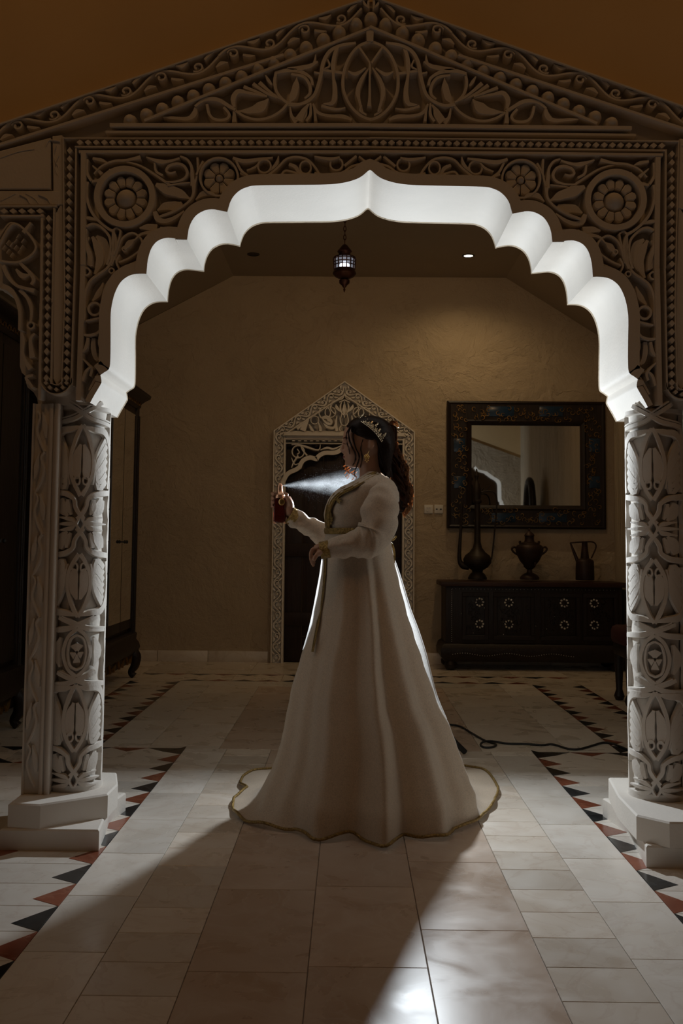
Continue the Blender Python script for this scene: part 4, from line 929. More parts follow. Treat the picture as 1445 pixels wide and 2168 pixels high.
# ================================================================ wardrobes
def wardrobe(xf, y0, y1, ztop, label, depth=0.58, glazed=True):
    w = thing('mirrored_wardrobe' if glazed else 'panelled_wardrobe', label, 'wardrobe', (xf - depth / 2, (y0 + y1) / 2, 0), 'dark wardrobes along the left wall')
    xb = xf - depth
    MB().bevel_box(xb, xf - 0.025, y0 + 0.02, y1 - 0.02, 0.26, ztop - 0.12, 0.006).build('carcass', M['dark_wood'], w)
    nd = 4 if y1 - y0 > 1.6 else 3; pw = 0.085; dwid = (y1 - y0 - 2 * pw) / nd
    for yy in (y0, y1 - pw):
        MB().bevel_box(xf - 0.05, xf + 0.01, yy, yy + pw, 0.26, ztop - 0.12, 0.008).build('corner_post', M['dark_wood'], w)
        for k in (0.3, 0.7): MB().tube([(xf + 0.012, yy + pw * k, 0.3), (xf + 0.012, yy + pw * k, ztop - 0.2)], 0.009, 8).build('reed_moulding', M['dark_wood'], w, 60)
    zd0, zd1 = 0.50, ztop - 0.20
    for k in range(nd):
        a, b = y0 + pw + k * dwid + 0.002, y0 + pw + (k + 1) * dwid - 0.002
        door = MB().bevel_box(xf - 0.026, xf - 0.004, a, b, 0.42, ztop - 0.14, 0.004).build('door', M['dark_wood'], w)
        MB().box(xf - 0.004, xf + 0.001, a + 0.006 + (0.03 if k % 2 == 0 else 0), b - 0.006 - (0.03 if k % 2 else 0), zd0, zd1).build('mirror_panel' if glazed else 'door_panel', M['mirror'] if glazed else M['dark_wood'], door, 0)
        yk = (b - 0.035) if k % 2 == 0 else (a + 0.035)
        MB().lathe([(0.006, 0), (0.006, 0.02), (0.014, 0.026), (0.014, 0.036), (0.006, 0.042)], (0, 0, 0), 10).build('knob', M['black'], None, 60)
        kb = COL.objects[-1]; kb.rotation_euler = (0, math.radians(90), 0); kb.location = (xf, yk, 1.15); attach(kb, door)
    # cornice, plinth
    for nm, pr in (('cornice', ((0.0, ztop - 0.14), (0.015, ztop - 0.12), (0.02, ztop - 0.09), (0.05, ztop - 0.06), (0.085, ztop - 0.035), (0.09, ztop - 0.01), (0.08, ztop), (0.0, ztop))),
                   ('plinth', ((0.0, 0.20), (0.035, 0.21), (0.05, 0.25), (0.04, 0.29), (0.02, 0.32), (0.025, 0.37), (0.0, 0.39)))):
        MB().loft([[(xf + e, y0 - e, z), (xf + e, y1 + e, z), (xb, y1 + e, z), (xb, y0 - e, z)] for e, z in pr], True, True).build(nm, M['dark_wood'], w, 50)
    mg = lambda u, v, h: (xf + 0.028 + h, u, v)
    fr = MB()
    for k in range(int((y1 - y0) / 0.085)):
        yy = y0 + 0.05 + k * 0.085
        for s in (1, -1):
            fr.stroke([(yy + s * 0.028 * math.cos(i * 0.6), ztop - 0.105 + 0.022 * math.sin(i * 0.6) * (1 - i / 14)) for i in range(8)], [0.003, 0.008, 0.004], lambda u, v, h: (xf + 0.020 + h, u, v), 0.008, 0, 2)
    tag(fr.build('gilded_frieze', M['old_gold'], w), 'gilt carved frieze', kind='stuff')
    # apron of gilded scrolls, feet
    MB().bevel_box(xf - 0.04, xf + 0.01, y0 + 0.06, y1 - 0.06, 0.13, 0.22, 0.01).build('apron', M['dark_wood'], w)
    for k in range(int((y1 - y0) / 0.30)):
        yy = y0 + 0.18 + k * 0.30
        for s in (1, -1):
            MB().stroke([(yy + s * (0.02 + 0.10 * i / 8), 0.17 - 0.035 * math.sin(i / 8 * PI * 1.6)) for i in range(9)] , [0.006, 0.020, 0.008], lambda u, v, h: (xf + 0.008 + h, u, v), 0.016, 0, 3).build('gilded_scroll', M['old_gold'], w)
    for yy in (y0 + 0.07, y1 - 0.07):
        MB().tube(catmull([(xf - 0.03, yy, 0.24), (xf + 0.035, yy, 0.18), (xf + 0.03, yy, 0.10), (xf - 0.0, yy, 0.045), (xf + 0.03, yy, 0.012)], 5), [0.06, 0.05, 0.035, 0.026, 0.03], 10).build('cabriole_foot', M['dark_wood'], w, 60)
        MB().tube([(xf + 0.04 + 0.03 * math.cos(i * 0.55) * (1 - i / 20), yy + 0.045 * math.sin(i * 0.55) * (1 - i / 20), 0.10 + 0.055 * math.cos(i * 0.55 + 0.8) * (1 - i / 20)) for i in range(14)], 0.008, 6).build('gilded_scroll', M['old_gold'], w, 60)
        for xq in (xb + 0.05,): MB().lathe([(0.03, 0), (0.045, 0.1), (0.05, 0.24)], (xq, yy, 0), 10).build('rear_foot', M['dark_wood'], w)
    return w
wardrobe(-1.85, 6.72, 8.62, 2.44, 'dark wardrobe with tall mirror doors near the far wall')
wardrobe(-2.06, 4.60, 6.28, 2.52, 'dark gilt-trimmed wardrobe seen through the side opening at left edge', glazed=False)
# ================================================================ dressing table with oval mirror and stool by the right wall
dt = thing('dressing_table', 'dark dressing table against the right wall behind the column', 'table', (2.36, 6.1, 0))
MB().bevel_box(2.16, 2.56, 5.55, 6.65, 0.70, 0.75, 0.008).build('table_top', M['dark_wood'], dt)
MB().bevel_box(2.19, 2.55, 5.60, 6.60, 0.55, 0.70, 0.006).build('drawer_case', M['dark_wood'], dt)
for y in (5.64, 6.56):
    for x in (2.22, 2.52): MB().lathe([(0.02, 0), (0.03, 0.05), (0.022, 0.12), (0.035, 0.35), (0.03, 0.55)], (x, y, 0), 12).build('leg', M['dark_wood'], dt)
om = thing('oval_mirror', 'oval table mirror in a dark frame seen reflected in the wall mirror', 'mirror', (2.40, 6.1, 0.75))
el = [(2.40 + 0.10 * (0.5 - i / 24 if i < 24 else i / 24 - 1.5) * 0, 6.1 + 0.27 * math.sin(2 * PI * i / 24), 1.42 - 0.60 * math.cos(2 * PI * i / 24)) for i in range(24)]
MB().tube(el, 0.045, 10, closed=True).build('frame', M['dark_wood'], om, 60)
MB().add([(2.395, p[1], p[2]) for p in el], [tuple(range(24))]); g_ = MB(); g_.prism([(p[1], p[2]) for p in el], lambda u, v, h: (2.41 - h, u, v), 0, 0.012, 0, True); g_.build('glass', M['mirror'], om, 0)
MB().bevel_box(2.30, 2.50, 5.95, 6.25, 0.75, 0.80, 0.01).build('base', M['dark_wood'], om)
so = thing('upholstered_stool', 'dark red upholstered stool at the right edge beside the carved column', 'stool', (2.17, 7.45, 0))
MB().bevel_box(1.98, 2.38, 7.25, 7.65, 0.42, 0.56, 0.04).build('cushion', M['red_fabric'], so, 60)
MB().bevel_box(2.0, 2.36, 7.27, 7.63, 0.34, 0.43, 0.01).build('seat_rail', M['dark_wood'], so)
for x in (2.035, 2.325):
    for y in (7.305, 7.595): MB().lathe([(0.028, 0), (0.04, 0.03), (0.024, 0.08), (0.03, 0.2), (0.036, 0.34)], (x, y, 0), 12).build('leg', M['dark_wood'], so)
# ================================================================ hanging lantern
YL = 6.2; KL = YL / F_PX
lc = onY(729, 560, YL)
ln = thing('hanging_lantern', 'pierced copper lantern hanging on a chain below the ceiling', 'lantern', (lc.x, YL, onY(729, 616, YL).z))
def zl(y): return onY(729, y, YL).z
M['lantern'] = simple('lantern_copper', (0.10, 0.035, 0.018), 0.4, 0.8, 0.3, 30)
M['milk'] = simple('frosted_glass', (0.80, 0.80, 0.82), 0.3)
_b = M['milk'].node_tree.nodes['Principled BSDF']; _b.inputs['Transmission Weight'].default_value = 0.7
MB().lathe([(1 * KL, zl(517)), (5 * KL, zl(519)), (15 * KL, zl(531)), (16 * KL, zl(533)), (13 * KL, zl(536)), (12 * KL, zl(540)), (14 * KL, zl(542))], (lc.x, YL, 0), 28).build('cap', M['lantern'], ln, 50)
MB().lathe([(21 * KL, zl(571)), (25 * KL, zl(577)), (25.5 * KL, zl(580)), (20 * KL, zl(586)), (12 * KL, zl(590)), (8 * KL, zl(591)), (11.5 * KL, zl(594)), (11 * KL, zl(600)), (6 * KL, zl(604)), (3.5 * KL, zl(608)), (1.2 * KL, zl(610)), (2.6 * KL, zl(613)), (0.6 * KL, zl(619))], (lc.x, YL, 0), 28).build('lower_bowl', M['lantern'], ln, 50)
rT, rB = 23.5 * KL, 22 * KL; nP = 16
for y, r in ((542, 14), (545.5, 22.5), (549, 24.5), (571, 22)):
    MB().tube([(lc.x + r * KL * math.cos(2 * PI * i / 28), YL + r * KL * math.sin(2 * PI * i / 28), zl(y)) for i in range(28)], 1.1 * KL, 6, closed=True).build('ring_band', M['lantern'], ln, 60)
for k in range(nP):
    a = 2 * PI * (k + 0.5) / nP
    MB().tube([(lc.x + r * KL * math.cos(a), YL + r * KL * math.sin(a), zl(y)) for r, y in ((14, 542), (23, 546), (24, 549), (22.5, 571))], 1.3 * KL, 6).build('rib', M['lantern'], ln, 60)
    am = 2 * PI * (k + 1.0) / nP
    for y, r in ((556, 23.6), (562.5, 23)):
        MB().tube([(lc.x + r * KL * math.cos(am - 0.16), YL + r * KL * math.sin(am - 0.16), zl(y)), (lc.x + r * KL * math.cos(am + 0.16), YL + r * KL * math.sin(am + 0.16), zl(y))], 1.1 * KL, 6).build('cross_bar', M['lantern'], ln, 60)
MB().lathe([(20 * KL, zl(571)), (21.5 * KL, zl(550)), (13 * KL, zl(543))], (lc.x, YL, 0), 28, cap=False).build('glass', M['milk'], ln, 60)
MB().ball((lc.x, YL, zl(564)), 6.5 * KL, 10).build('bulb', emit('lantern_bulb', (0.80, 0.87, 1.0), 9.0), ln, 180)
zcl = 3.80; z = zl(517); k = 0
while z < zcl:
    c = (lc.x, YL, z + 0.016); v = k % 2
    MB().tube([(c[0] + (0.008 * math.cos(2 * PI * i / 10) if v else 0), c[1] + (0 if v else 0.008 * math.cos(2 * PI * i / 10)), c[2] + 0.018 * math.sin(2 * PI * i / 10)) for i in range(10)], 0.0028, 5, closed=True).build('chain_link', M['lantern'], ln, 60)
    z += 0.028; k += 1
# ================================================================ recessed downlights
def downlight(px, py, on, label):
    c = onZ(px, py, 3.80); t = thing('ceiling_downlight', label, 'lamp', (c.x, c.y, 3.80))
    MB().lathe([(0.040, -0.001), (0.043, -0.006), (0.056, -0.006), (0.058, 0.0)], (c.x, c.y, 3.80), 24, cap=False).build('trim_ring', M['brass_dark'], t, 60)
    MB().lathe([(0.001, -0.003), (0.041, -0.003), (0.041, 0.0)], (c.x, c.y, 3.80), 20).build('lens', emit('downlight_lens_on', (1.0, 0.86, 0.62), 10.0) if on else M['brass_dark'], t, 60)
    return c
d_on = downlight(991, 541, True, 'glowing recessed downlight in the ceiling right of the lantern')
downlight(536, 538, False, 'unlit recessed downlight in the ceiling left of the lantern')

room_fills = []
for x, y in ((-0.86, 6.6), (1.10, 6.6)):  # two unseen lamps added to brighten the far wall
    t = thing('ceiling_downlight', 'added unseen fill lamp over the %s of the inner room behind the arch crown' % ('left half' if x < 0 else 'right half'), 'lamp', (x, y, 3.80))
    MB().lathe([(0.040, -0.001), (0.043, -0.006), (0.056, -0.006), (0.058, 0.0)], (x, y, 3.80), 24, cap=False).build('trim_ring', M['brass_dark'], t, 60)
    room_fills.append((x, y))

hall_lamps = []
for x, y in ((-1.5, 2.3), (1.7, 2.3)):
    t = thing('ceiling_downlight', 'recessed downlight in the hall ceiling above the %s shoulder of the gable' % ('left' if x < 0 else 'right'), 'lamp', (x, y, 5.0))
    MB().lathe([(0.12, -0.001), (0.125, -0.008), (0.15, -0.008), (0.155, 0.0)], (x, y, 5.0), 24, cap=False).build('trim_ring', M['brass_dark'], t, 60)
    hall_lamps.append((x, y))
# ================================================================ the woman
YP = 4.40; KP = YP / F_PX
def W(px, py, dy=0.0): return onY(px, py, YP + dy)
def interp(tab, y):
    if y <= tab[0][0]: return tab[0][1:]
    for a, b in zip(tab[:-1], tab[1:]):
        if y <= b[0]:
            t = (y - a[0]) / (b[0] - a[0]); t = t * t * (3 - 2 * t) * 0.5 + t * 0.5
            return tuple(p + (q - p) * t for p, q in zip(a[1:], b[1:]))
    return tab[-1][1:]
def slices(tab, n=28, dy=0.0, sup=2.0, closed_top=True):
    """horizontal rings from rows (picture y, x front, x back, half width)"""
    rings = []
    for y, xf, xb, w in tab:
        a = W(xf, y, dy); b = W(xb, y, dy); c = (a + b) / 2; hx = (b.x - a.x) / 2; r = []
        for i in range(n):
            t = 2 * PI * i / n; ct, st = math.cos(t), math.sin(t)
            r.append((c.x + hx * math.copysign(abs(ct) ** (2 / sup), ct), YP + dy + w * math.copysign(abs(st) ** (2 / sup), st), c.z))
        rings.append(r)
    return rings
M['skin'] = simple('skin', (0.46, 0.255, 0.165), 0.45, 0, 0.06, 20, 0.04, 300)
_b = M['skin'].node_tree.nodes['Principled BSDF']; _b.inputs['Subsurface Weight'].default_value = 0.12; _b.inputs['Subsurface Radius'].default_value = (0.02, 0.008, 0.004); _b.inputs['Subsurface Scale'].default_value = 0.3
woman = thing('person', 'woman in a long cream gold-trimmed gown and tiara spraying perfume under the arch', 'person', (0.10, YP, 0))
body = MB()
head_tab = [(884, 772, 782, 0.012), (887, 757, 798, 0.045), (893, 743, 811, 0.062), (902, 733, 820, 0.071), (912, 728, 824, 0.075), (922, 726, 825, 0.076), (929, 725.3, 824, 0.075),
            (936, 728, 823, 0.073), (944, 729.5, 820, 0.072), (952, 729, 816, 0.069), (960, 728, 811, 0.065), (966, 727.6, 806, 0.061), (973, 730, 799, 0.054), (980, 730.5, 790, 0.046), (986, 734, 781, 0.036), (990, 743, 772, 0.018)]
body.loft(slices(head_tab, 32, 0, 2.15), True, True)
body.tube(catmull([W(728, 932), W(726.5, 941), W(724.4, 948.5), W(723.8, 953), W(728, 957)], 4), [0.0065, 0.008, 0.0088, 0.0095, 0.009], 12)
for s in (-1, 1):
    body.ball(W(727.5, 955.5, s * 0.011), 0.0075, 8, 1.2, 0.9, 0.8)
    body.ball(W(736, 937.5, s * 0.031), 0.014, 8, 0.8, 1.2, 0.75)
    body.ball(W(787, 938, s * 0.074), 0.022, 10, 0.62, 0.34, 1.15)
    body.ball(W(784, 946, s * 0.074), 0.011, 8, 0.8, 0.4, 1.0)
    body.ball(W(745, 952, s * 0.045), 0.026, 8, 1.0, 0.75, 1.0)
body.ball(W(729.3, 964.8), 0.010, 8, 0.75, 2.0, 0.55); body.ball(W(729.8, 970.3), 0.010, 8, 0.75, 1.8, 0.62); body.ball(W(735.5, 981.5), 0.015, 8, 0.9, 1.2, 0.9)
body.loft([[(W(c, y).x + r * math.cos(2 * PI * i / 20), YP + r * 1.05 * math.sin(2 * PI * i / 20), W(c, y).z) for i in range(20)] for y, c, r in ((965, 785, 0.052), (985, 783, 0.049), (1000, 783, 0.047), (1012, 784, 0.050), (1022, 785, 0.062), (1034, 786, 0.075))], True, True)
body_tab = [(1006, 772, 806, 0.06), (1014, 762, 817, 0.12), (1024, 745, 826, 0.165), (1036, 722, 832, 0.18), (1054, 703, 836, 0.18), (1074, 693, 838, 0.178), (1092, 691, 836, 0.17), (1112, 697, 828, 0.150), (1128, 702, 814, 0.140), (1160, 702, 814, 0.150), (1200, 704, 816, 0.155), (1240, 712, 818, 0.15)]
body.loft(slices(body_tab, 28, 0, 2.1), True, True)
for s in (-1, 1):
    body.tube(catmull([W(768, 1230, s * 0.09), W(770, 1390, s * 0.09), W(772, 1540, s * 0.085), W(770, 1668, s * 0.08), W(770, 1690, s * 0.08)], 5), [0.085, 0.065, 0.05, 0.034, 0.036], 14)
    body.tube(catmull([W(776, 1694, s * 0.08), W(755, 1690, s * 0.08), W(728, 1693, s * 0.085)], 4), [0.034, 0.036, 0.026], 12)
# arms inside the sleeves
near = [(812, 1030, -0.15), (802, 1085, -0.18), (796, 1137, -0.19), (745, 1152, -0.21), (688, 1164, -0.20)]
far = [(800, 1036, 0.16), (762, 1090, 0.20), (704, 1128, 0.20), (650, 1110, 0.18), (612, 1090, 0.155)]
body.tube(catmull([W(*q) for q in near], 5), [0.026, 0.034, 0.032, 0.026, 0.022], 14)
body.tube(catmull([W(*q) for q in far], 5), [0.026, 0.034, 0.032, 0.026, 0.022], 14)
# far hand round the bottle
BX, BY = 592.0, 0.150
body.tube(catmull([W(613, 1092, 0.155), W(611, 1079, 0.158), W(609, 1066, 0.165), W(606, 1052, 0.172)], 4), [0.024, 0.026, 0.028, 0.018], 12)
for k, (y, ln) in enumerate(((1043.5, 1.0), (1053, 1.05), (1062, 1.0), (1070.5, 0.9))):
    rr = (0.0078, 0.008, 0.0078, 0.007)[k]
    body.tube(catmull([W(609, y + 5, 0.178), W(600, y + 1, 0.190), W(586, y, 0.186), W(577.5, y + 1, 0.168), W(576.0, y + 2, 0.148), W(579, y + 3.5, 0.126)], 4), [rr * 1.15, rr * 1.1, rr, rr, rr * 0.95, rr * 0.75], 10)
body.tube(catmull([W(614, 1078, 0.150), W(615, 1066, 0.138), W(610, 1056, 0.124), W(604, 1049.5, 0.116)], 4), [0.014, 0.0125, 0.010, 0.0075], 10)
# near hand gathering the skirt
body.tube(catmull([W(690, 1164, -0.20), W(678, 1164, -0.20), W(668, 1166, -0.195)], 4), [0.025, 0.028, 0.026], 12)
for k in range(4):
    d = -0.232 + 0.022 * k; q = (0, 3, 2, -3)[k]
    body.tube(catmull([W(671, 1161 + k, d + 0.01), W(661, 1164 + k, d), W(657.5, 1175 + k, d - 0.002), W(658.5 + k, 1187 + q, d + 0.004), W(663 + k, 1196 + q, d + 0.014)], 4), [0.010, 0.0092, 0.0085, 0.0078, 0.006], 10)
body.tube(catmull([W(681, 1168, -0.222), W(673, 1172, -0.238), W(667, 1180, -0.245), W(664.5, 1188, -0.242)], 4), [0.013, 0.0105, 0.009, 0.0065], 10)
bo = body.build('body', M['skin'], woman, 180)
rm = bo.modifiers.new('remesh', 'REMESH'); rm.mode = 'VOXEL'; rm.voxel_size = 0.0042; rm.use_smooth_shade = True
sm_ = bo.modifiers.new('smooth', 'SMOOTH'); sm_.factor = 0.5; sm_.iterations = 3
# eyebrows and lashes
M['hair'] = simple('dark_brown_hair', (0.020, 0.009, 0.005), 0.42, 0, 0.3, 30, spec=0.35)
M['hair_deep'] = simple('deep_brown_hair', (0.016, 0.0075, 0.0045), 0.5, 0, 0.3, 30, spec=0.25)
_nt = M['hair'].node_tree; _tr = _nt.nodes.new('ShaderNodeBsdfTranslucent'); _tr.inputs[0].default_value = (0.85, 0.46, 0.22, 1)
_mx = _nt.nodes.new('ShaderNodeMixShader'); _mx.inputs[0].default_value = 0.36
_nt.links.new(_nt.nodes['Principled BSDF'].outputs[0], _mx.inputs[1]); _nt.links.new(_tr.outputs[0], _mx.inputs[2]); _nt.links.new(_mx.outputs[0], _nt.nodes['Material Output'].inputs[0])
for s in (-1, 1):
    MB().tube(catmull([W(727.5, 928, s * 0.020), W(730, 926.5, s * 0.034), W(738, 928, s * 0.052)], 4), [0.0022, 0.003, 0.0012], 6).build('eyebrow', M['hair'], woman, 60)
    MB().tube(catmull([W(727.5, 938.6, s * 0.020), W(727, 939.5, s * 0.032), W(732, 940, s * 0.045)], 4), [0.001, 0.0022, 0.001], 6).build('eyelashes', M['hair'], woman, 60)
M['lips'] = simple('lipstick', (0.22, 0.04, 0.035), 0.35)
MB().ball(W(728.7, 967.5), 0.0085, 8, 0.9, 2.2, 0.75).build('lips', M['lips'], woman, 180)
# ---------------------------------------------------------------- gown
def fabric(name, col, transl, scale=55.0):
    m, nt, b = nodes(name); co = coords(nt)
    v = N(nt, 'ShaderNodeTexVoronoi', i_Scale=scale); nt.links.new(co, v.inputs['Vector'])
    n1 = N(nt, 'ShaderNodeTexNoise', i_Scale=scale * 1.6, i_Detail=2.0, i_Distortion=3.0); nt.links.new(co, n1.inputs['Vector'])
    c = ramp(nt, n1.outputs['Fac'], [(0.40, tuple(x * 0.86 for x in col)), (0.50, col), (0.60, tuple(min(1, x * 1.05) for x in col))])
    nt.links.new(c, b.inputs['Base Color']); b.inputs['Roughness'].default_value = 0.62; b.inputs['Sheen Weight'].default_value = 0.25
    b.inputs['Specular IOR Level'].default_value = 0.25
    bp = N(nt, 'ShaderNodeBump', i_Strength=0.12, i_Distance=0.002); nt.links.new(n1.outputs['Fac'], bp.inputs['Height']); nt.links.new(bp.outputs[0], b.inputs['Normal'])
    tr = nt.nodes.new('ShaderNodeBsdfTranslucent'); nt.links.new(c, tr.inputs['Color'])
    mx = nt.nodes.new('ShaderNodeMixShader'); mx.inputs[0].default_value = transl
    nt.links.new(b.outputs[0], mx.inputs[1]); nt.links.new(tr.outputs[0], mx.inputs[2])
    nt.links.new(mx.outputs[0], nt.nodes['Material Output'].inputs['Surface']); return m
M['gown'] = fabric('cream_brocade', (0.70, 0.58, 0.455), 0.16)
M['skirt'] = fabric('cream_brocade_skirt', (0.70, 0.58, 0.45), 0.22, 70.0)
def braid(name, col):
    m = simple(name, col, 0.38, 0.85, 0.45, 120, 0.8, 160); return m
M['braid'] = braid('gold_braid', (0.36, 0.24, 0.085))
bod_tab = [(1000, 776, 799, 0.062), (1005, 769, 808, 0.085), (1010, 762, 815, 0.115), (1016, 753, 821, 0.145), (1024, 738, 828, 0.172), (1034, 718, 833, 0.187), (1048, 701, 837, 0.192), (1062, 692.5, 839, 0.192), (1076, 687, 840, 0.190), (1090, 685, 838, 0.184), (1104, 687, 833, 0.172), (1118, 690, 826, 0.160), (1132, 691, 822, 0.154)]
def bod_rows(n=40):
    return [(y,) + interp(bod_tab, y) for y in [1000 + 132 * i / n for i in range(n + 1)]]
def wr(p, amp, sc, off=0): return noise.noise(Vector(p) * sc + Vector((off, 0, 0))) * amp
rings = slices(bod_rows(), 56, 0, 2.1)
out = []
for r in rings:
    q = []
    for p in r:
        d = Vector((p[0] - 0.10, p[1] - YP, 0)); d = d.normalized() if d.length > 1e-6 else d
        q.append(tuple(Vector(p) + d * (wr(p, 0.004, 11.0) + wr((p[0] * 3, p[1] * 3, p[2]), 0.002, 9.0))))
    out.append(q)
MB().loft(out).build('bodice', M['gown'], woman, 180)
def bodY(px, py):
    xf, xb, w = interp(bod_tab, py); c, a = (xf + xb) / 2, (xb - xf) / 2
    t = min(abs((px - c) / a), 1.0); return -w * (1 - t ** 2.1) ** (1 / 2.1)
def sleeve(path, rad, name, seed):
    pts = catmull([tuple(W(*q)) for q in path], 14); m = len(pts); R = []
    base = []
    for i in range(m):
        s = i / (m - 1) * (len(rad) - 1); k = min(int(s), len(rad) - 2); base.append(rad[k] + (rad[k + 1] - rad[k]) * (s - k))
    mb = MB(); mb.tube(pts, base, 28, cap=False)
    vs = []
    for j, v in enumerate(mb.v):
        i = j // 28; c = Vector(pts[i]); d = (Vector(v) - c); L_ = d.length; d.normalize()
        f = 0.016 * noise.noise(Vector((i * 0.085 + seed, d.x * 1.1 + i * 0.02, d.z * 1.4))) + 0.010 * noise.noise(Vector((i * 0.20 + d.z * 1.5 + seed, d.x * 0.8, seed)))
        vs.append(tuple(c + d * (L_ + f * min(1, L_ / 0.05))))
    mb.v = vs; return mb.build(name, M['gown'], woman, 180)
sleeve([(803, 1020, -0.09), (809, 1046, -0.145), (803, 1084, -0.185), (795, 1132, -0.195), (770, 1148, -0.205), (738, 1153, -0.21), (694, 1163, -0.20)], [0.030, 0.066, 0.081, 0.080, 0.068, 0.052, 0.033], 'sleeve', 1.7)
sleeve([(800, 1018, 0.12), (792, 1045, 0.17), (758, 1095, 0.20), (700, 1132, 0.20), (664, 1119, 0.19), (636, 1104, 0.172), (613, 1090, 0.156)], [0.055, 0.07, 0.066, 0.056, 0.046, 0.043, 0.036], 'sleeve', 5.1)
def cuff(a, b, r0, r1):
    p, q = W(*a), W(*b); mb = MB(); m = 6
    mb.tube([p.lerp(q, i / m) for i in range(m + 1)], [r0 + (r1 - r0) * i / m + 0.0015 * (i % 2) for i in range(m + 1)], 24, cap=False); mb.build('gold_cuff', M['braid'], woman, 180)
cuff((697, 1162, -0.20), (677, 1165.5, -0.20), 0.037, 0.035); cuff((625, 1098, 0.164), (611, 1089, 0.155), 0.041, 0.040)
# gold braid along the front opening, embroidery, belt
mpb = lambda u, v, h: tuple(W(u, v, bodY(u, v) - 0.014 - h))
MB().stroke([(797, 1001), (781, 1008), (764, 1018), (742, 1030.5), (720, 1041), (704, 1056), (695, 1076), (692.5, 1098), (693.5, 1122)], [9, 11, 12, 14, 15, 14, 13, 12, 10], mpb, 0.005, -0.002, 8, False, 0.0).build('front_braid', M['braid'], woman, 180)
cord = MB()
for off in (-0.45, 0.0, 0.45):
    pts = catmull([(797, 1001), (781, 1008), (764, 1018), (742, 1030.5), (720, 1041), (704, 1056), (695, 1076), (692.5, 1098), (693.5, 1122)], 8)
    cord.tube([mpb(p[0] + off * 10 * 0.8, p[1] + off * 10 * 0.6, 0.006) for p in pts], 0.0022, 6)
tag(cord.build('braid_cords', M['braid'], woman, 180), kind='stuff')
for c, dirs in (((712, 1060), ((10, -6), (12, 1), (8, 7), (4, -9))), ((699, 1105), ((2, -18), (5, -12), (5, -4), (2, 6)))):
    for dx, dy in dirs: MB().stroke([c, (c[0] + dx * 0.5, c[1] + dy * 0.5), (c[0] + dx, c[1] + dy)], [1.5, 3.4, 0.8], mpb, 0.004, -0.001, 4).build('embroidered_leaf', M['braid'], woman, 180)
sk = [(1124, 690.5, 826, 0.157), (1150, 685, 828, 0.165), (1185, 685, 834, 0.185), (1230, 681, 845, 0.21), (1290, 673, 860, 0.245), (1340, 658, 876, 0.27), (1391, 636, 894, 0.30), (1466, 615, 920, 0.345), (1530, 603, 951, 0.385), (1565, 596, 963, 0.405), (1600, 586, 975, 0.43), (1632, 574, 986, 0.455), (1660, 560, 998, 0.485)]
def beltring(y, grow): return slices([(y,) + tuple(v + g for v, g in zip(interp(bod_tab, y), (-grow / KP, grow / KP, grow)))], 48, 0, 2.1)[0]
MB().loft([beltring(1119, 0.004), beltring(1119, 0.009), beltring(1125, 0.011), beltring(1131, 0.009), beltring(1132, 0.004)]).build('belt', M['braid'], woman, 60)
MB().tube(catmull([W(822, 1140, 0.02), W(831, 1143, 0.0), W(838, 1136, -0.02)], 5), 0.005, 8).build('belt_knot', M['braid'], woman, 180)
MB().tube(catmull([W(821, 1148, 0.0), W(829, 1152, 0.0), W(834, 1168, 0.0), W(834, 1186, 0.0), W(830, 1200, 0.0)], 5), 0.0048, 8).build('belt_tail', M['braid'], woman, 180)
# skirt: rings down to the floor, then out to the traced hem
hem_px = [(494, 1700), (497, 1722), (520, 1738), (560, 1750), (620, 1757), (690, 1762), (740, 1764), (770, 1768), (782, 1778), (815, 1778), (836, 1768), (865, 1761), (920, 1762), (980, 1752), (1010, 1738), (1030, 1716), (1047, 1690), (1051, 1665), (1040, 1646), (1018, 1631), (985, 1621), (930, 1618), (860, 1616), (760, 1616), (660, 1618), (595, 1624), (548, 1632), (514, 1645), (508, 1660), (524, 1672), (499, 1686)]
hem = [onZ(x, y, 0.012) for x, y in hem_px]
HC_ = Vector((onZ(775, 1692, 0).x, 4.42)); NA = 168
hp = sorted((math.atan2(p.y - HC_.y, p.x - HC_.x), (Vector((p.x, p.y)) - HC_).length) for p in hem)
def hem_r(a):
    a = (a + PI) % (2 * PI) - PI
    for (a0, r0), (a1, r1) in zip(hp, hp[1:] + [(hp[0][0] + 2 * PI, hp[0][1])]):
        if a0 <= a <= a1: return r0 + (r1 - r0) * (a - a0) / max(a1 - a0, 1e-6)
    a += 2 * PI; (a0, r0), (a1, r1) = hp[-1], (hp[0][0] + 2 * PI, hp[0][1]); return r0 + (r1 - r0) * (a - a0) / max(a1 - a0, 1e-6)
rs = random.Random(11)
FOLD = [(-2.75, 0.10, 0.6), (-2.35, 0.12, -0.5), (-2.02, 0.09, 1.1), (-1.72, 0.09, -1.0), (-1.47, 0.085, 2.1), (-1.24, 0.08, -1.3), (-0.95, 0.09, 1.3), (-0.66, 0.11, -0.5), (-0.36, 0.10, 0.8), (0.0, 0.12, -0.4), (0.4, 0.12, 0.6), (0.8, 0.12, -0.5), (1.2, 0.12, 0.7), (1.6, 0.12, -0.5), (2.0, 0.12, 0.6), (2.4, 0.12, -0.5), (2.8, 0.12, 0.5)]
def fold(a, t):
    s = 0.0
    for c, w, k in FOLD:
        c2 = c + 0.10 * (1 - t) * math.sin(c * 3); d = (a - c2 + PI) % (2 * PI) - PI; s += k * math.exp(-(d / w) ** 2)
    return s * 0.046 * max(0.0, t - 0.04) ** 1.0 + 0.006 * t * math.sin(a * 23 + 1.3)
rows = []; ny = 46
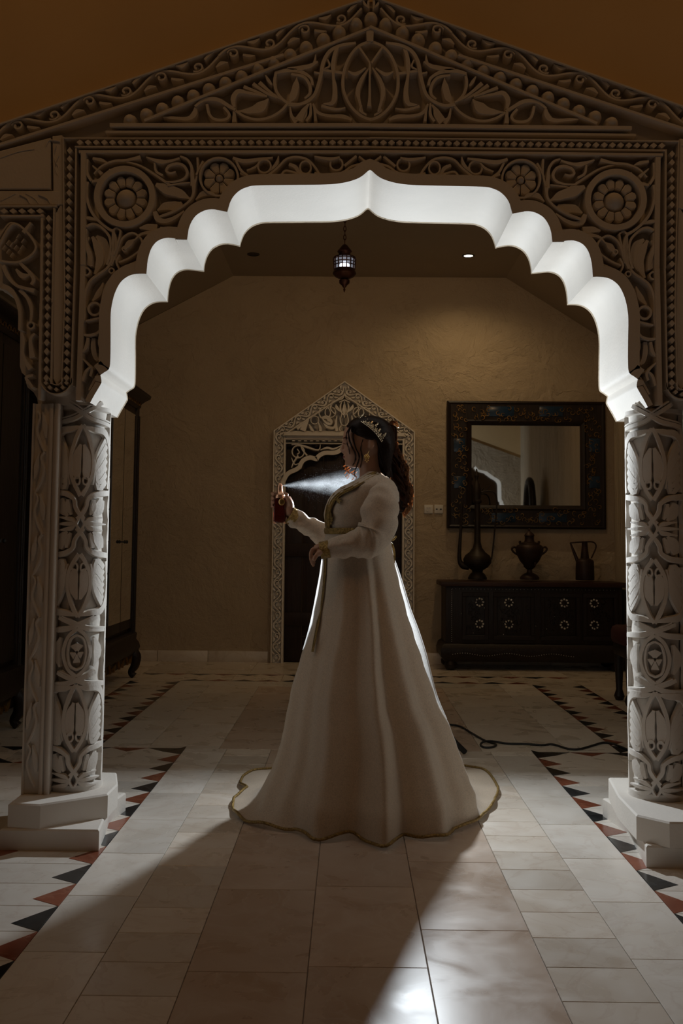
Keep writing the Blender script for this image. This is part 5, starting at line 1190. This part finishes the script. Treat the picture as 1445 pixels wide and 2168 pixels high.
for j in range(ny + 1):
    y = 1124 + (1660 - 1124) * (j / ny); xf, xb, w = interp(sk, y); a_, b_ = W(xf, y), W(xb, y); cx, hx, z = (a_.x + b_.x) / 2, (b_.x - a_.x) / 2, a_.z; t = j / ny
    ring = []
    for i in range(NA):
        an = 2 * PI * i / NA - PI; r = 1.0; f = fold(an, t)
        ring.append((cx + (hx + f * 0.75) * math.cos(an), YP + 0.02 * t + (w + f) * math.sin(an), z))
    rows.append(ring)
last = rows[-1]; z_l = last[0][2]
for k, (s, zz) in enumerate(((0.14, 0.62), (0.30, 0.36), (0.48, 0.20), (0.66, 0.11), (0.84, 0.06), (1.0, 0.02))):
    ring = []
    for i in range(NA):
        p = Vector(last[i][:2]); an = math.atan2(p.y - HC_.y, p.x - HC_.x); r0 = (p - HC_).length; r1 = max(hem_r(an), r0 + 0.02)
        rr = r0 + (r1 - r0) * s; z = 0.006 + (z_l - 0.006) * zz + s * 0.016 * max(0, noise.noise(Vector((an * 3.1, 2.0, s)))) + 0.006 * s * (1 + math.sin(an * 17))
        ring.append((HC_.x + rr * math.cos(an), HC_.y + rr * math.sin(an), max(z, 0.006)))
    rows.append(ring)
gown = MB().loft(rows).build('skirt', M['skirt'], woman, 180)
MB().tube([(p[0], p[1], p[2] + 0.004) for p in rows[-1]], 0.0065, 8, closed=True).build('hem_braid', M['braid'], woman, 180)
# gold edge of the overskirt at the front
def skY(px, py):
    xf, xb, w = interp(sk, py); c, a = (xf + xb) / 2, (xb - xf) / 2; t = min(abs((px - c) / a), 1.0); return -w * math.sqrt(max(0.0, 1 - t * t))
mps = lambda u, v, h: tuple(W(u, v, skY(u, v) - 0.012 - h))
MB().stroke([(688.5, 1180), (685.5, 1230), (679.5, 1280), (671, 1326), (661, 1380)], [5, 5, 5, 6, 5], mps, 0.004, -0.002, 8).build('overskirt_braid', M['braid'], woman, 180)
fl_pts = [(680, 1184), (676, 1215), (669.5, 1250), (662, 1290), (653, 1330), (640, 1376)]; fr_pts = [(690, 1184), (687, 1215), (684, 1250), (680, 1290), (673, 1330), (655, 1376)]
pan = MB(); pa = [catmull([tuple(W(x, y, 0.05 + 0.012 * math.sin(k * 1.7))) for k, (x, y) in enumerate(fl_pts)], 6), catmull([tuple(W((x + x2) / 2, y, 0.03)) for (x, y), (x2, _) in zip(fl_pts, fr_pts)], 6), catmull([tuple(W(x, y, 0.0)) for x, y in fr_pts], 6)]
npn = len(pa[0]); pan.add([p for row in pa for p in row], [(r * npn + i, r * npn + i + 1, (r + 1) * npn + i + 1, (r + 1) * npn + i) for r in range(2) for i in range(npn - 1)])
M['sheer'] = fabric('sheer_underskirt', (0.86, 0.85, 0.84), 0.6)
pan.build('underskirt_panel', M['sheer'], woman, 180)
rp_o = [(833, 1178), (840, 1196), (853, 1235), (869, 1287), (887, 1335), (902, 1382), (914, 1430), (926, 1474), (946, 1522)]; rp_i = [(828, 1178), (832, 1196), (841, 1235), (854, 1287), (870, 1335), (887, 1382), (902, 1430), (917, 1474), (944, 1522)]
pan = MB(); pa = [catmull([tuple(W(x, y, 0.10)) for x, y in rp_i], 5), catmull([tuple(W((x + x2) / 2, y, 0.075)) for (x, y), (x2, _) in zip(rp_i, rp_o)], 5), catmull([tuple(W(x, y, 0.03)) for x, y in rp_o], 5), catmull([tuple(W(x - 3, y, 0.00)) for x, y in rp_o], 5)]
npn = len(pa[0]); pan.add([p for row in pa for p in row], [(r * npn + i, r * npn + i + 1, (r + 1) * npn + i + 1, (r + 1) * npn + i) for r in range(3) for i in range(npn - 1)])
M['rim_glow_cloth'] = fabric('rim_glow_panel', (0.80, 0.80, 0.80), 0.5)
pan.build('rim_glow_panel', M['rim_glow_cloth'], woman, 180)  # sheer strip added so the flash gives the skirt a bright right rim
# ---------------------------------------------------------------- hair
cap_tab = [(880.5, 775, 790, 0.015), (883, 760, 802, 0.05), (888, 748, 814, 0.070), (895, 738, 823, 0.080), (904, 732, 829, 0.085), (913, 732, 833, 0.087), (921, 738, 835, 0.087), (928, 756, 836, 0.086), (935, 786, 836, 0.084), (948, 794, 836, 0.082), (958, 794, 835, 0.077), (972, 795, 833, 0.068), (988, 799, 833, 0.056), (1000, 806, 834, 0.044), (1008, 815, 834, 0.02)]
hm = MB(); cr = slices(cap_tab, 36, 0, 2.1)
cr = [[tuple(Vector(p) + Vector((0, 0, 0.004)) * noise.noise(Vector((p[0] * 60, p[1] * 60, p[2] * 9)))) for p in r] for r in cr]
hm.loft(cr, True, True)
mid = catmull([(818, 899), (826, 905), (827, 924), (824, 945), (831, 966), (841, 989), (845, 1011), (855, 1036), (857, 1056), (856, 1073), (850, 1085)], 6)
mr = [8, 14, 14, 15, 19, 21, 17, 17, 14, 11, 5]
hm.tube([W(x - 4, y) for x, y in mid], [r * 0.66 * KP for r in mr], 16)
def capY(px, py):
    xf, xb, w = interp(cap_tab, py); c, a = (xf + xb) / 2, (xb - xf) / 2; t = min(abs((px - c) / a), 1.0); return -w * (1 - t ** 2.1) ** (1 / 2.1)
rh_ = random.Random(5); ht = MB(); ht2 = MB(); NM = len(mid)
def mrad(i):
    s_ = i / (NM - 1) * 10; q = min(int(s_), 9); return mr[q] + (mr[q + 1] - mr[q]) * (s_ - q)
for k in range(34):                                    # curling locks of the ponytail
    ang = 2 * PI * k / 34 * 5.0; rho = 0.55 + 0.45 * ((k * 7) % 10) / 10; ph = rh_.random() * 6.28; tw = rh_.choice((-1, 1)) * rh_.uniform(0.45, 0.62); end = rh_.uniform(0.62, 1.0)
    i0 = 0 if k % 3 else rh_.randint(6, 18); cr_ = rh_.uniform(4.0, 6.5)
    for st in range(24):
        ox, oy = rh_.gauss(0, 1.0), rh_.gauss(0, 1.0); pts = []
        for i in range(i0, max(int(NM * end), i0 + 12)):
            i = min(i, NM - 1); t = i / (NM - 1); x, y = mid[i]; r = mrad(i); cu = min(max(0.0, t - 0.20) * 16.0, 1.0) * cr_; a = i * tw + ph + st * 0.05
            pts.append(W(x + math.cos(ang) * rho * r * 0.85 + cu * math.cos(a) + ox, y + cu * 0.55 * math.sin(a) + oy * 0.6, (math.sin(ang) * rho * r * 1.1 + cu * math.sin(a) + oy) * KP))
        ht.tube(pts, [0.0009, 0.0012, 0.0010, 0.0005], 4)
for k in range(260):                                    # stray ends at the back
    i = rh_.randint(16, NM - 1); x, y = mid[i]; r = mrad(i); a0 = rh_.random() * 6; d = rh_.choice((-1, 1)); R0 = rh_.uniform(2.0, 4.5)
    ht2.tube([W(x + r * (0.80 + 0.22 * (k % 5) / 4) + R0 * (1 - j / 16) * math.cos(a0 + d * j * 0.6), y + R0 * math.sin(a0 + d * j * 0.6) + j * 0.7, (k % 9 - 4) * 0.006) for j in range(11)], [0.0013, 0.0012, 0.0006], 4)
for k in range(240):                                   # combed strands over the skull
    f = rh_.random(); yv = 884 + 46 * f; sgn = -1 if k % 4 else 1
    x0 = interp(cap_tab, yv)[0] + 1.5 + rh_.uniform(0, 3)
    pts = []
    for j in range(9):
        t = j / 8; x = x0 + (824 - x0) * t; y = yv + (905 - yv) * t ** 1.3 + 8 * math.sin(t * PI) * (f - 0.35) * 1.6
        pts.append(W(x, y, sgn * -1 * capY(x, max(y, 884)) * -1 - sgn * 0.001 if sgn > 0 else capY(x, max(y, 884)) - 0.0025))
    hm.tube(pts, [0.0010, 0.0018, 0.0022, 0.0014], 4)
for k in range(150):                                   # lengths falling from the crown to the nape
    f = rh_.random(); x0 = 797 + 33 * f; sgn = -1 if k % 4 else 1; pts = []
    for j in range(8):
        t = j / 7; y = 915 + 96 * t * rh_.uniform(0.97, 1.0); x = x0 + (822 + 16 * f - x0) * t ** 1.6 + 2.5 * math.sin(t * 5 + k)
        pts.append(W(x, y, -sgn * -1 * 0 + (capY(x, min(y, 985)) * (1 if sgn < 0 else -1)) * 1.03))
    hm.tube(pts, [0.0018, 0.0022, 0.0020, 0.0010], 4)
for pts, r in (([(744, 900), (738, 914), (739, 930), (745, 946), (752, 960), (752, 974), (746, 986)], 0.0035), ([(742, 903), (734, 918), (733, 934), (738, 950), (741, 962)], 0.0025), ([(752, 905), (747, 925), (753, 948), (760, 966), (756, 984), (750, 998), (752, 1010)], 0.0028),
               ([(768, 930), (764, 950), (766, 970), (762, 990)], 0.0025)):
    for j in range(9): hm.tube(catmull([W(x + rh_.uniform(-1.8, 1.8), y, -0.062 - 0.002 * j) for x, y in pts], 5), [r * 0.26, r * 0.26, r * 0.22, r * 0.12], 4)
for cx_, cy_, R0 in ((734, 996, 7), (737, 1000, 6), (747, 1003, 6), (751, 1007, 5), (731, 990, 5)):   # curls hanging below the chin on the far side
    for j in range(7): ht2.tube(catmull([W(cx_ + (R0 * 0.75 + j * 0.4) * math.cos(i * 0.62 + j * 0.12) * (1 - i / 24), cy_ - 9 + i * 1.5 + R0 * 0.3 * math.sin(i * 0.62), 0.05 + 0.003 * j + 0.010 * math.sin(i * 0.62)) for i in range(16)], 3), [0.0009, 0.0008, 0.0004], 4)
for k in range(14): ht.tube(catmull([W(822 + k * 0.8, 900 + (k % 3), (k - 7) * 0.006), W(829 + k * 0.7, 891 + (k % 4), (k - 7) * 0.007), W(838 + (k % 5), 896 + k % 6, (k - 7) * 0.008), W(842 + k % 3, 905, (k - 7) * 0.009)], 4), [0.0022, 0.002, 0.0012], 5)
hm.build('hair', M['hair_deep'], woman, 180)
ht.build('curled_hair', M['hair'], woman, 180)
M['flyaway'] = fabric('backlit_hair', (0.50, 0.26, 0.12), 0.72)  # paler than the other hair: backlit rim glow put into the colour
tag(ht2.build('flyaway_hair', M['flyaway'], woman, 180), kind='stuff')
# ---------------------------------------------------------------- tiara, earring
M['tiara'] = simple('tiara_gold', (0.80, 0.68, 0.48), 0.25, 1.0, 0.2, 80)
ti = thing('tiara', None, None, W(782, 906)); del_ = ti
attach(ti, woman)
tp = catmull([(753, 887.5), (762, 891), (772, 898), (784, 907), (796, 919), (808, 936)], 6)
mpt = lambda u, v, e=0.0: W(u, v, capY(u, max(v, 884)) - 0.004 - e)
for off in (0, 3.0): MB().tube([mpt(x + off * 0.62, y - off * 0.78) for x, y in tp], 0.0018, 6).build('tiara_band', M['tiara'], ti, 180)
for j in range(2, len(tp) - 1, 2):
    x, y = tp[j]; big = 18.5 if (j // 2) % 4 == 2 else (9 if (j // 2) % 2 else 14)
    spike = MB()
    def fp(d, s): return mpt(x + 0.62 * d + s * 0.78, y - 0.78 * d + s * 0.62)
    spike.tube([fp(0, 0), fp(big, 0)], [0.0016, 0.0010], 5)
    for d in (0.3, 0.5, 0.7, 0.9):
        for s in (-1, 1): spike.tube([fp(big * d * 0.8, 0), fp(big * d + 1, s * (3.6 - 2.4 * d))], [0.0010, 0.0014], 5)
    for d, s in ((0.35, -2.4), (0.35, 2.4), (0.62, -1.7), (0.62, 1.7), (1.0, 0)): spike.ball(fp(big * d, s), 0.0026, 6)
    tag(spike.build('tiara_spray', M['tiara'], ti, 60), kind='stuff')
er = MB(); e0 = (776, 967)
for k in range(7):
    a = 2 * PI * k / 7; er.ball(W(e0[0] + 3.6 * math.cos(a), e0[1] + 3.8 * math.sin(a), -0.085), 0.005, 6, 1, 0.5, 1)
er.ball(W(e0[0], e0[1], -0.086), 0.006, 8, 1, 0.5, 1)
for dx, dy in ((-3, 8), (0, 11), (3, 8)): er.tube([W(e0[0] + dx * 0.6, e0[1] + 3, -0.085), W(e0[0] + dx, e0[1] + dy, -0.085)], 0.0012, 5); er.ball(W(e0[0] + dx, e0[1] + dy, -0.085), 0.0035, 6)
er.tube([W(781, 955, -0.083), W(777, 963, -0.085)], 0.0012, 5)
er.build('earring', M['gold'], woman, 60)
# ================================================================ perfume bottle
M['amber'] = simple('amber_glass', (0.16, 0.018, 0.010), 0.08, 0, 0.1, 10, spec=0.8)
_b = M['amber'].node_tree.nodes['Principled BSDF']; _b.inputs['Transmission Weight'].default_value = 0.55; _b.inputs['IOR'].default_value = 1.45
M['rose_gold'] = simple('rose_gold', (0.80, 0.46, 0.30), 0.38, 1.0, 0.1, 60)
bp_ = W(591.5, 1107, BY); KB = (YP + BY) / F_PX
bt = thing('perfume_bottle', 'dark amber perfume bottle with rose gold spray top in her raised hand', 'bottle', bp_)
def bz(y): return W(591.5, y, BY).z
bc = lambda y: W(591.5 + (1107 - y) * 0.012, y, BY)
def rbox(y0, y1, hw, hd, name, mat, c=0.006):
    a, b = bc(y0), bc(y1); MB().bevel_box(a.x - hw, a.x + hw, YP + BY - hd, YP + BY + hd, a.z, b.z, c).build(name, mat, bt, 60)
rbox(1107, 1053.5, 12.8 * KB, 0.021, 'glass_body', M['amber'], 0.007)
MB().lathe([(11.5 * KB, bz(1055)), (12 * KB, bz(1052)), (10.5 * KB, bz(1049.5)), (11 * KB, bz(1048)), (9 * KB, bz(1046)), (7 * KB, bz(1044)), (6 * KB, bz(1038))], (bc(1048).x, YP + BY, 0), 24).build('collar', M['rose_gold'], bt, 50)
MB().lathe([(5.8 * KB, bz(1040)), (5.2 * KB, bz(1030)), (4.2 * KB, bz(1025)), (2.2 * KB, bz(1022.3)), (0.4 * KB, bz(1022))], (bc(1030).x, YP + BY, 0), 20).build('spray_cap', M['rose_gold'], bt, 50)
MB().tube([W(594, 1028, BY), W(598.2, 1028, BY)], 0.0022, 8).build('nozzle', M['rose_gold'], bt)
MB().dome((0, 0), 6.6 * KB, lambda u, v, h: (bc(1063).x + 0.010 + u, YP + BY - 0.0205 - h, bz(1063) + v * 1.2), 0.003, 20, 3).build('medallion', M['gold'], bt, 60)
for s in (-1, 1):
    MB().ball((bp_.x + s * 10.8 * KB, YP + BY - 0.016, bz(1106.5)), 0.0052, 8).build('foot_stud', M['rose_gold'], bt, 180)
    MB().ball((bp_.x + s * 10.8 * KB, YP + BY + 0.016, bz(1106.5)), 0.0052, 8).build('foot_stud', M['rose_gold'], bt, 180)
# ================================================================ perfume mist
ms_ = thing('perfume_mist', 'white cone of perfume mist blown from the bottle towards her neck', 'mist', W(600, 1028, BY), kind='thing')
n0, n1 = W(598.5, 1028, BY), W(768, 1023, 0.06)
axis = (n1 - n0); LM = axis.length; ax = axis.normalized(); side = ax.cross(Vector((0, 0, 1))).normalized(); upv = side.cross(ax)
cone = MB(); rr = []
for j in range(15):
    t = j / 14; r = 0.003 + 0.085 * t ** 0.9
    rr.append([tuple(n0 + ax * LM * t + (side * math.cos(2 * PI * i / 20) * 0.9 + upv * math.sin(2 * PI * i / 20)) * r) for i in range(20)])
cone.loft(rr, True, True)
co_ = cone.build('mist_cloud', None, ms_, 180)
mv = bpy.data.materials.new('mist'); mv.use_nodes = True; nt = mv.node_tree; nt.nodes.clear()
outn = nt.nodes.new('ShaderNodeOutputMaterial'); vs_ = N(nt, 'ShaderNodeVolumeScatter', i_Anisotropy=0.45); vs_.inputs['Color'].default_value = (0.95, 0.97, 1.0, 1)
geo = nt.nodes.new('ShaderNodeNewGeometry')
def VM(op, a, b=None):
    n = N(nt, 'ShaderNodeVectorMath', operation=op)
    for k, q in enumerate((a, b)):
        if q is None: continue
        if isinstance(q, (Vector, tuple)): n.inputs[k].default_value = tuple(q)
        else: nt.links.new(q, n.inputs[k])
    return n
def MA(op, a, b=None, clamp=False):
    n = N(nt, 'ShaderNodeMath', operation=op); n.use_clamp = clamp
    for k, q in enumerate((a, b)):
        if q is None: continue
        if isinstance(q, (int, float)): n.inputs[k].default_value = q
        else: nt.links.new(q, n.inputs[k])
    return n.outputs[0]
rel = VM('SUBTRACT', geo.outputs['Position'], n0).outputs[0]
tt = VM('DOT_PRODUCT', rel, ax).outputs['Value']; tn = MA('DIVIDE', tt, LM)
perp2 = MA('SUBTRACT', VM('DOT_PRODUCT', rel, rel).outputs['Value'], MA('MULTIPLY', tt, tt)); pr_ = MA('SQRT', MA('MAXIMUM', perp2, 0.0))
rad_ = MA('ADD', 0.0035, MA('MULTIPLY', 0.088, MA('POWER', MA('MAXIMUM', tn, 0.0), 0.9)))
q_ = MA('DIVIDE', pr_, rad_)
nz = N(nt, 'ShaderNodeTexNoise', i_Scale=34.0, i_Detail=5.0, i_Distortion=0.6); stv = VM('MULTIPLY', rel, (0.45, 1, 1)).outputs[0]; nt.links.new(stv, nz.inputs['Vector'])
edge = MA('SUBTRACT', 1.0, MA('MULTIPLY', q_, 1.0), True)
core = MA('POWER', edge, 2.0)
fall = MA('DIVIDE', 1.0, MA('ADD', 0.10, MA('MULTIPLY', tn, 1.6)))
nn = MA('MULTIPLY', MA('SUBTRACT', nz.outputs['Fac'], 0.30, True), 2.4)
MIST_D = 11.0
dens = MA('MULTIPLY', MA('MULTIPLY', MA('MULTIPLY', core, fall), nn), MIST_D)
nt.links.new(dens, vs_.inputs['Density']); nt.links.new(vs_.outputs[0], outn.inputs['Volume'])
co_.data.materials.append(mv)
dr_ = MB(); rd = random.Random(2)
for k in range(5200):
    t = rd.random() ** 0.7; r = (0.004 + 0.115 * t) * abs(rd.gauss(0, 0.62)); a = rd.random() * 6.283
    if a > PI: r *= 1.25
    p = n0 + ax * LM * t + (side * math.cos(a) + upv * math.sin(a)) * r - Vector((0, 0, 0.05)) * (rd.random() ** 3) * t
    s = rd.uniform(0.00018, 0.00045)
    dr_.add([p + Vector((s, 0, 0)), p - Vector((s, 0, 0)), p + Vector((0, s, 0)), p - Vector((0, s, 0)), p + Vector((0, 0, s)), p - Vector((0, 0, s))], [(0, 2, 4), (2, 1, 4), (1, 3, 4), (3, 0, 4), (2, 0, 5), (1, 2, 5), (3, 1, 5), (0, 3, 5)])
M['droplet'] = fabric('droplets', (0.9, 0.92, 0.95), 0.5)
tag(dr_.build('droplets', M['droplet'], ms_, 180), kind='stuff')
# ================================================================ studio flash on its stand, cable
fx, fy, fz = FLASH_POS
fl = thing('studio_flash', 'studio flash on a black stand hidden behind the gown, one leg showing', 'light stand', (fx, fy + 0.1, 0))
def yl(prof, name, mat, n=28, cap=True):
    mb = MB(); mb.lathe(prof, (0, 0, 0), n, cap=cap); mb.v = [(fx + x, fy + z, fz + y) for x, y, z in mb.v]; return mb.build(name, mat, fl, 50)
yl([(0.032, 0.05), (0.038, 0.06), (0.038, 0.16), (0.03, 0.18)], 'lamp_head', M['black'])
yl([(0.030, 0.055), (0.038, 0.03), (0.046, 0.0), (0.048, 0.0), (0.040, 0.033), (0.034, 0.06)], 'reflector', simple('brushed_reflector', (0.6, 0.6, 0.6), 0.3, 1.0, 0.1, 40), cap=False)
yl([(0.001, 0.030), (0.036, 0.030), (0.036, 0.035)], 'flash_glass', simple('flash_glass', (0.85, 0.85, 0.85), 0.3))
MB().tube([(fx - 0.11, fy + 0.15, fz - 0.03), (fx - 0.11, fy + 0.15, 0.75)], 0.011, 10).build('upper_pole', M['black'], fl, 60)
MB().tube([(fx - 0.11, fy + 0.15, 0.80), (fx - 0.11, fy + 0.15, 0.10)], 0.015, 10).build('lower_pole', M['black'], fl, 60)
MB().lathe([(0.025, 0), (0.025, 0.05)], (fx - 0.11, fy + 0.15, 0.55), 12).build('leg_collar', M['black'], fl)
tip = onZ(984, 1594, 0.012); bx_, by_ = fx - 0.11, fy + 0.15
MB().tube([(fx - 0.11, fy + 0.15, fz - 0.035), (fx, fy + 0.12, fz - 0.02)], 0.010, 8).build('bracket', M['black'], fl, 60)
r_leg = math.hypot(tip.x - bx_, tip.y - by_); a_leg = math.atan2(tip.y - by_, tip.x - bx_)
for k in range(3):
    a = a_leg + (0, 1.75, 3.5)[k]; e = (bx_ + r_leg * math.cos(a), by_ + r_leg * math.sin(a))
    MB().tube([(bx_ + 0.025 * math.cos(a), by_ + 0.025 * math.sin(a), 0.56), (e[0], e[1], 0.014)], 0.011, 8).build('leg', M['black'], fl, 60)
    MB().tube([(bx_ + (r_leg - 0.05) * math.cos(a), by_ + (r_leg - 0.05) * math.sin(a), 0.062), (e[0], e[1], 0.016)], 0.0155, 8).build('rubber_foot', M['rubber'], fl, 60)
cpx = [(150, 440), (180, 445), (240, 455), (300, 490), (370, 530), (425, 548), (432, 558), (405, 568), (370, 568), (350, 556), (362, 540), (400, 534), (450, 541), (500, 548), (600, 550), (680, 556), (740, 552), (820, 575), (880, 578), (950, 560), (1010, 543), (1060, 548), (1110, 565), (1160, 585), (1240, 600), (1400, 590)]
cab = MB().tube(catmull([tuple(onZ(880 + x / 2.557, 1360 + y / 2.557, 0.0065 + (0.011 if k in (10, 11) else 0))) for k, (x, y) in enumerate(cpx)], 6), 0.0062, 8).build('power_cable', M['rubber'], None, 180)
tag(cab, 'thin black power cable snaking over the floor tiles behind the gown', 'cable')
# ================================================================ lamps of the place and the added room fill
def area(name, loc, rot, size, power, col, parent=None):
    l = bpy.data.lights.new(name, 'AREA'); l.shape = 'DISK'; l.size = size; l.energy = power; l.color = col
    o = bpy.data.objects.new(name, l); COL.objects.link(o); o.location = loc; o.rotation_euler = rot; return o
def spot(name, loc, power, col, angle=80, blend=0.6, size=0.05):
    l = bpy.data.lights.new(name, 'SPOT'); l.energy = power; l.color = col; l.spot_size = math.radians(angle); l.spot_blend = blend; l.shadow_soft_size = size
    o = bpy.data.objects.new(name, l); COL.objects.link(o); o.location = loc; return o
WARM = (1.0, 0.62, 0.30)
area('flash_light', FLASH_POS + Vector((0, -0.02, 0)), (math.radians(-90), 0, 0), 0.075, FLASH_W, (0.85, 0.935, 1.0))
o = spot('downlight_lamp', (d_on.x, d_on.y, 3.77), DOWN_W, (1.0, 0.72, 0.38), 150, 1.0, 0.03)

for x, y in room_fills: spot('room_fill', (x, y, 3.74), ROOM_W, WARM, 120, 1.0, 0.04).rotation_euler = (math.radians(62), 0, 0)

for x, y in hall_lamps: area('hall_lamp', (x, y, 4.985), (0, 0, 0), 0.22, HALL_W, (1.0, 0.52, 0.20))
